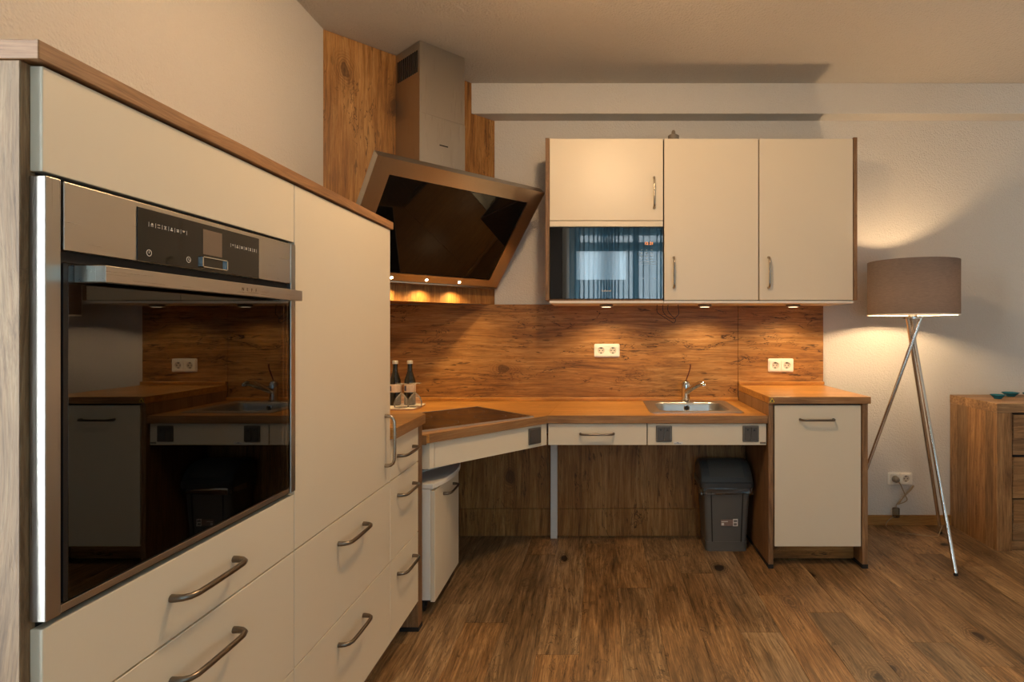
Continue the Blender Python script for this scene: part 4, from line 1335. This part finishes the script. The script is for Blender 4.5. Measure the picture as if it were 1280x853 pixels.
# ------------------------------------------------------------------ sideboard
SX0, SX1, SY0, SZ = 2.057, 3.55, 3.022, 0.766
sb = thing('sideboard', 'rustic solid oak sideboard with three drawer rows at the right edge', 'sideboard', (2.8, 3.22, 0))
yy = SY0 + 0.028
for k, w in enumerate((0.066, 0.080, 0.072, 0.090, 0.070)):
    y1 = min(yy + w, YB - .003)
    if k == 4:
        y1 = YB - .003
    MB().box(SX0, SX0 + 0.024, yy + .0003, y1 - .0003, 0.0, SZ - .050, 0.0008, 1).build('board', M_side, sb)
    yy = y1
MB().box(SX0 - .0005, SX0 + 0.079, SY0, SY0 + 0.0277, 0.0, SZ - .050, 0.0015).build('stile', M_side, sb)
MB().box(SX0 - .001, SX1, SY0 - .001, SY0 + .14, SZ - .0495, SZ, 0.002).build('top_plank', M_side_x, sb)
MB().box(SX0 - .001, SX1, SY0 + .1402, SY0 + .27, SZ - .0495, SZ, 0.002).build('top_plank', M_side_x, sb)
MB().box(SX0 - .001, SX1, SY0 + .2702, YB - .002, SZ - .0495, SZ, 0.002).build('top_plank', M_side_x, sb)
MB().box(SX0 + .025, SX1 - .03, SY0 + 0.034, YB - .005, 0.03, SZ - .051).build('carcass', M_gap, sb)
MB().box(SX1 - .03, SX1, SY0, YB - .003, 0.0, SZ - .050, 0.001).build('end_panel', M_side, sb)
MB().box(SX0 + .0797, SX1 - .03, SY0 + .012, SY0 + .033, 0.0, 0.048, 0.001).build('base_rail', M_side_x, sb)
for z0, z1 in ((0.052, 0.262), (0.270, 0.482), (0.496, 0.706)):
    zmid = z0 + (z1 - z0) * .42
    for x0, x1 in ((SX0 + .088, SX0 + .75), (SX0 + .76, SX1 - .035)):
        dw = MB().box(x0, x1, SY0 + .010, SY0 + .030, z0, z1, 0.002).build('drawer', M_side_x, sb)
        MB().box(x0 + .004, x1 - .004, SY0 + .0065, SY0 + .0095, zmid, z1 - .003, 0.001).build('drawer_board', M_side_x, dw)


def dish(x, y, label, k_):
    prof = [(0.030, 0), (0.032, .002), (0.042, .010), (0.062, .022), (0.066, .0245), (0.064, .026), (0.040, .014), (0.028, .006), (0.004, .005)]
    prof = [(r_ * k_, z_ * .9) for r_, z_ in prof]
    o = MB().lathe(prof, (x, y, SZ + .0005), 36).build('dish', M_teal)
    tag(o, label, 'dish', 'teal dishes on the sideboard')


dish(2.193, 3.215, 'small glossy teal dish on the sideboard, nearest its front left corner', 0.58)
dish(2.340, 3.325, 'small glossy teal dish on the sideboard, middle one of the group', 0.68)
dish(2.430, 3.290, 'small glossy teal dish on the sideboard, cut off by the picture edge', 0.62)

# ------------------------------------------------------------------ pendant lamp over the room (above the picture)
pd = thing('pendant_lamp', 'opal globe pendant lamp hanging from the ceiling', 'lamp', (0.05, 1.72, 2.2))
MB().lathe([(0.05, 2.525), (0.05, 2.545), (0.03, 2.549)], (0.05, 1.72, 0), 24).build('ceiling_rose', M_chrome, pd)
MB().cyl((0.05, 1.72, 2.40), (0.05, 1.72, 2.53), 0.006, 10).build('stem', M_chrome, pd)
MB().lathe([(0.02, 2.425), (0.10, 2.410), (0.17, 2.366), (0.172, 2.364), (0.10, 2.413), (0.02, 2.430)], (0.05, 1.72, 0), 40).build('upward_light_block', M_frame, pd)  # unseen dish added to keep the globe's light off the ceiling
MB().sphere((0.05, 1.72, 2.31), 0.09, 28, 16).build('globe', M_globe, pd)
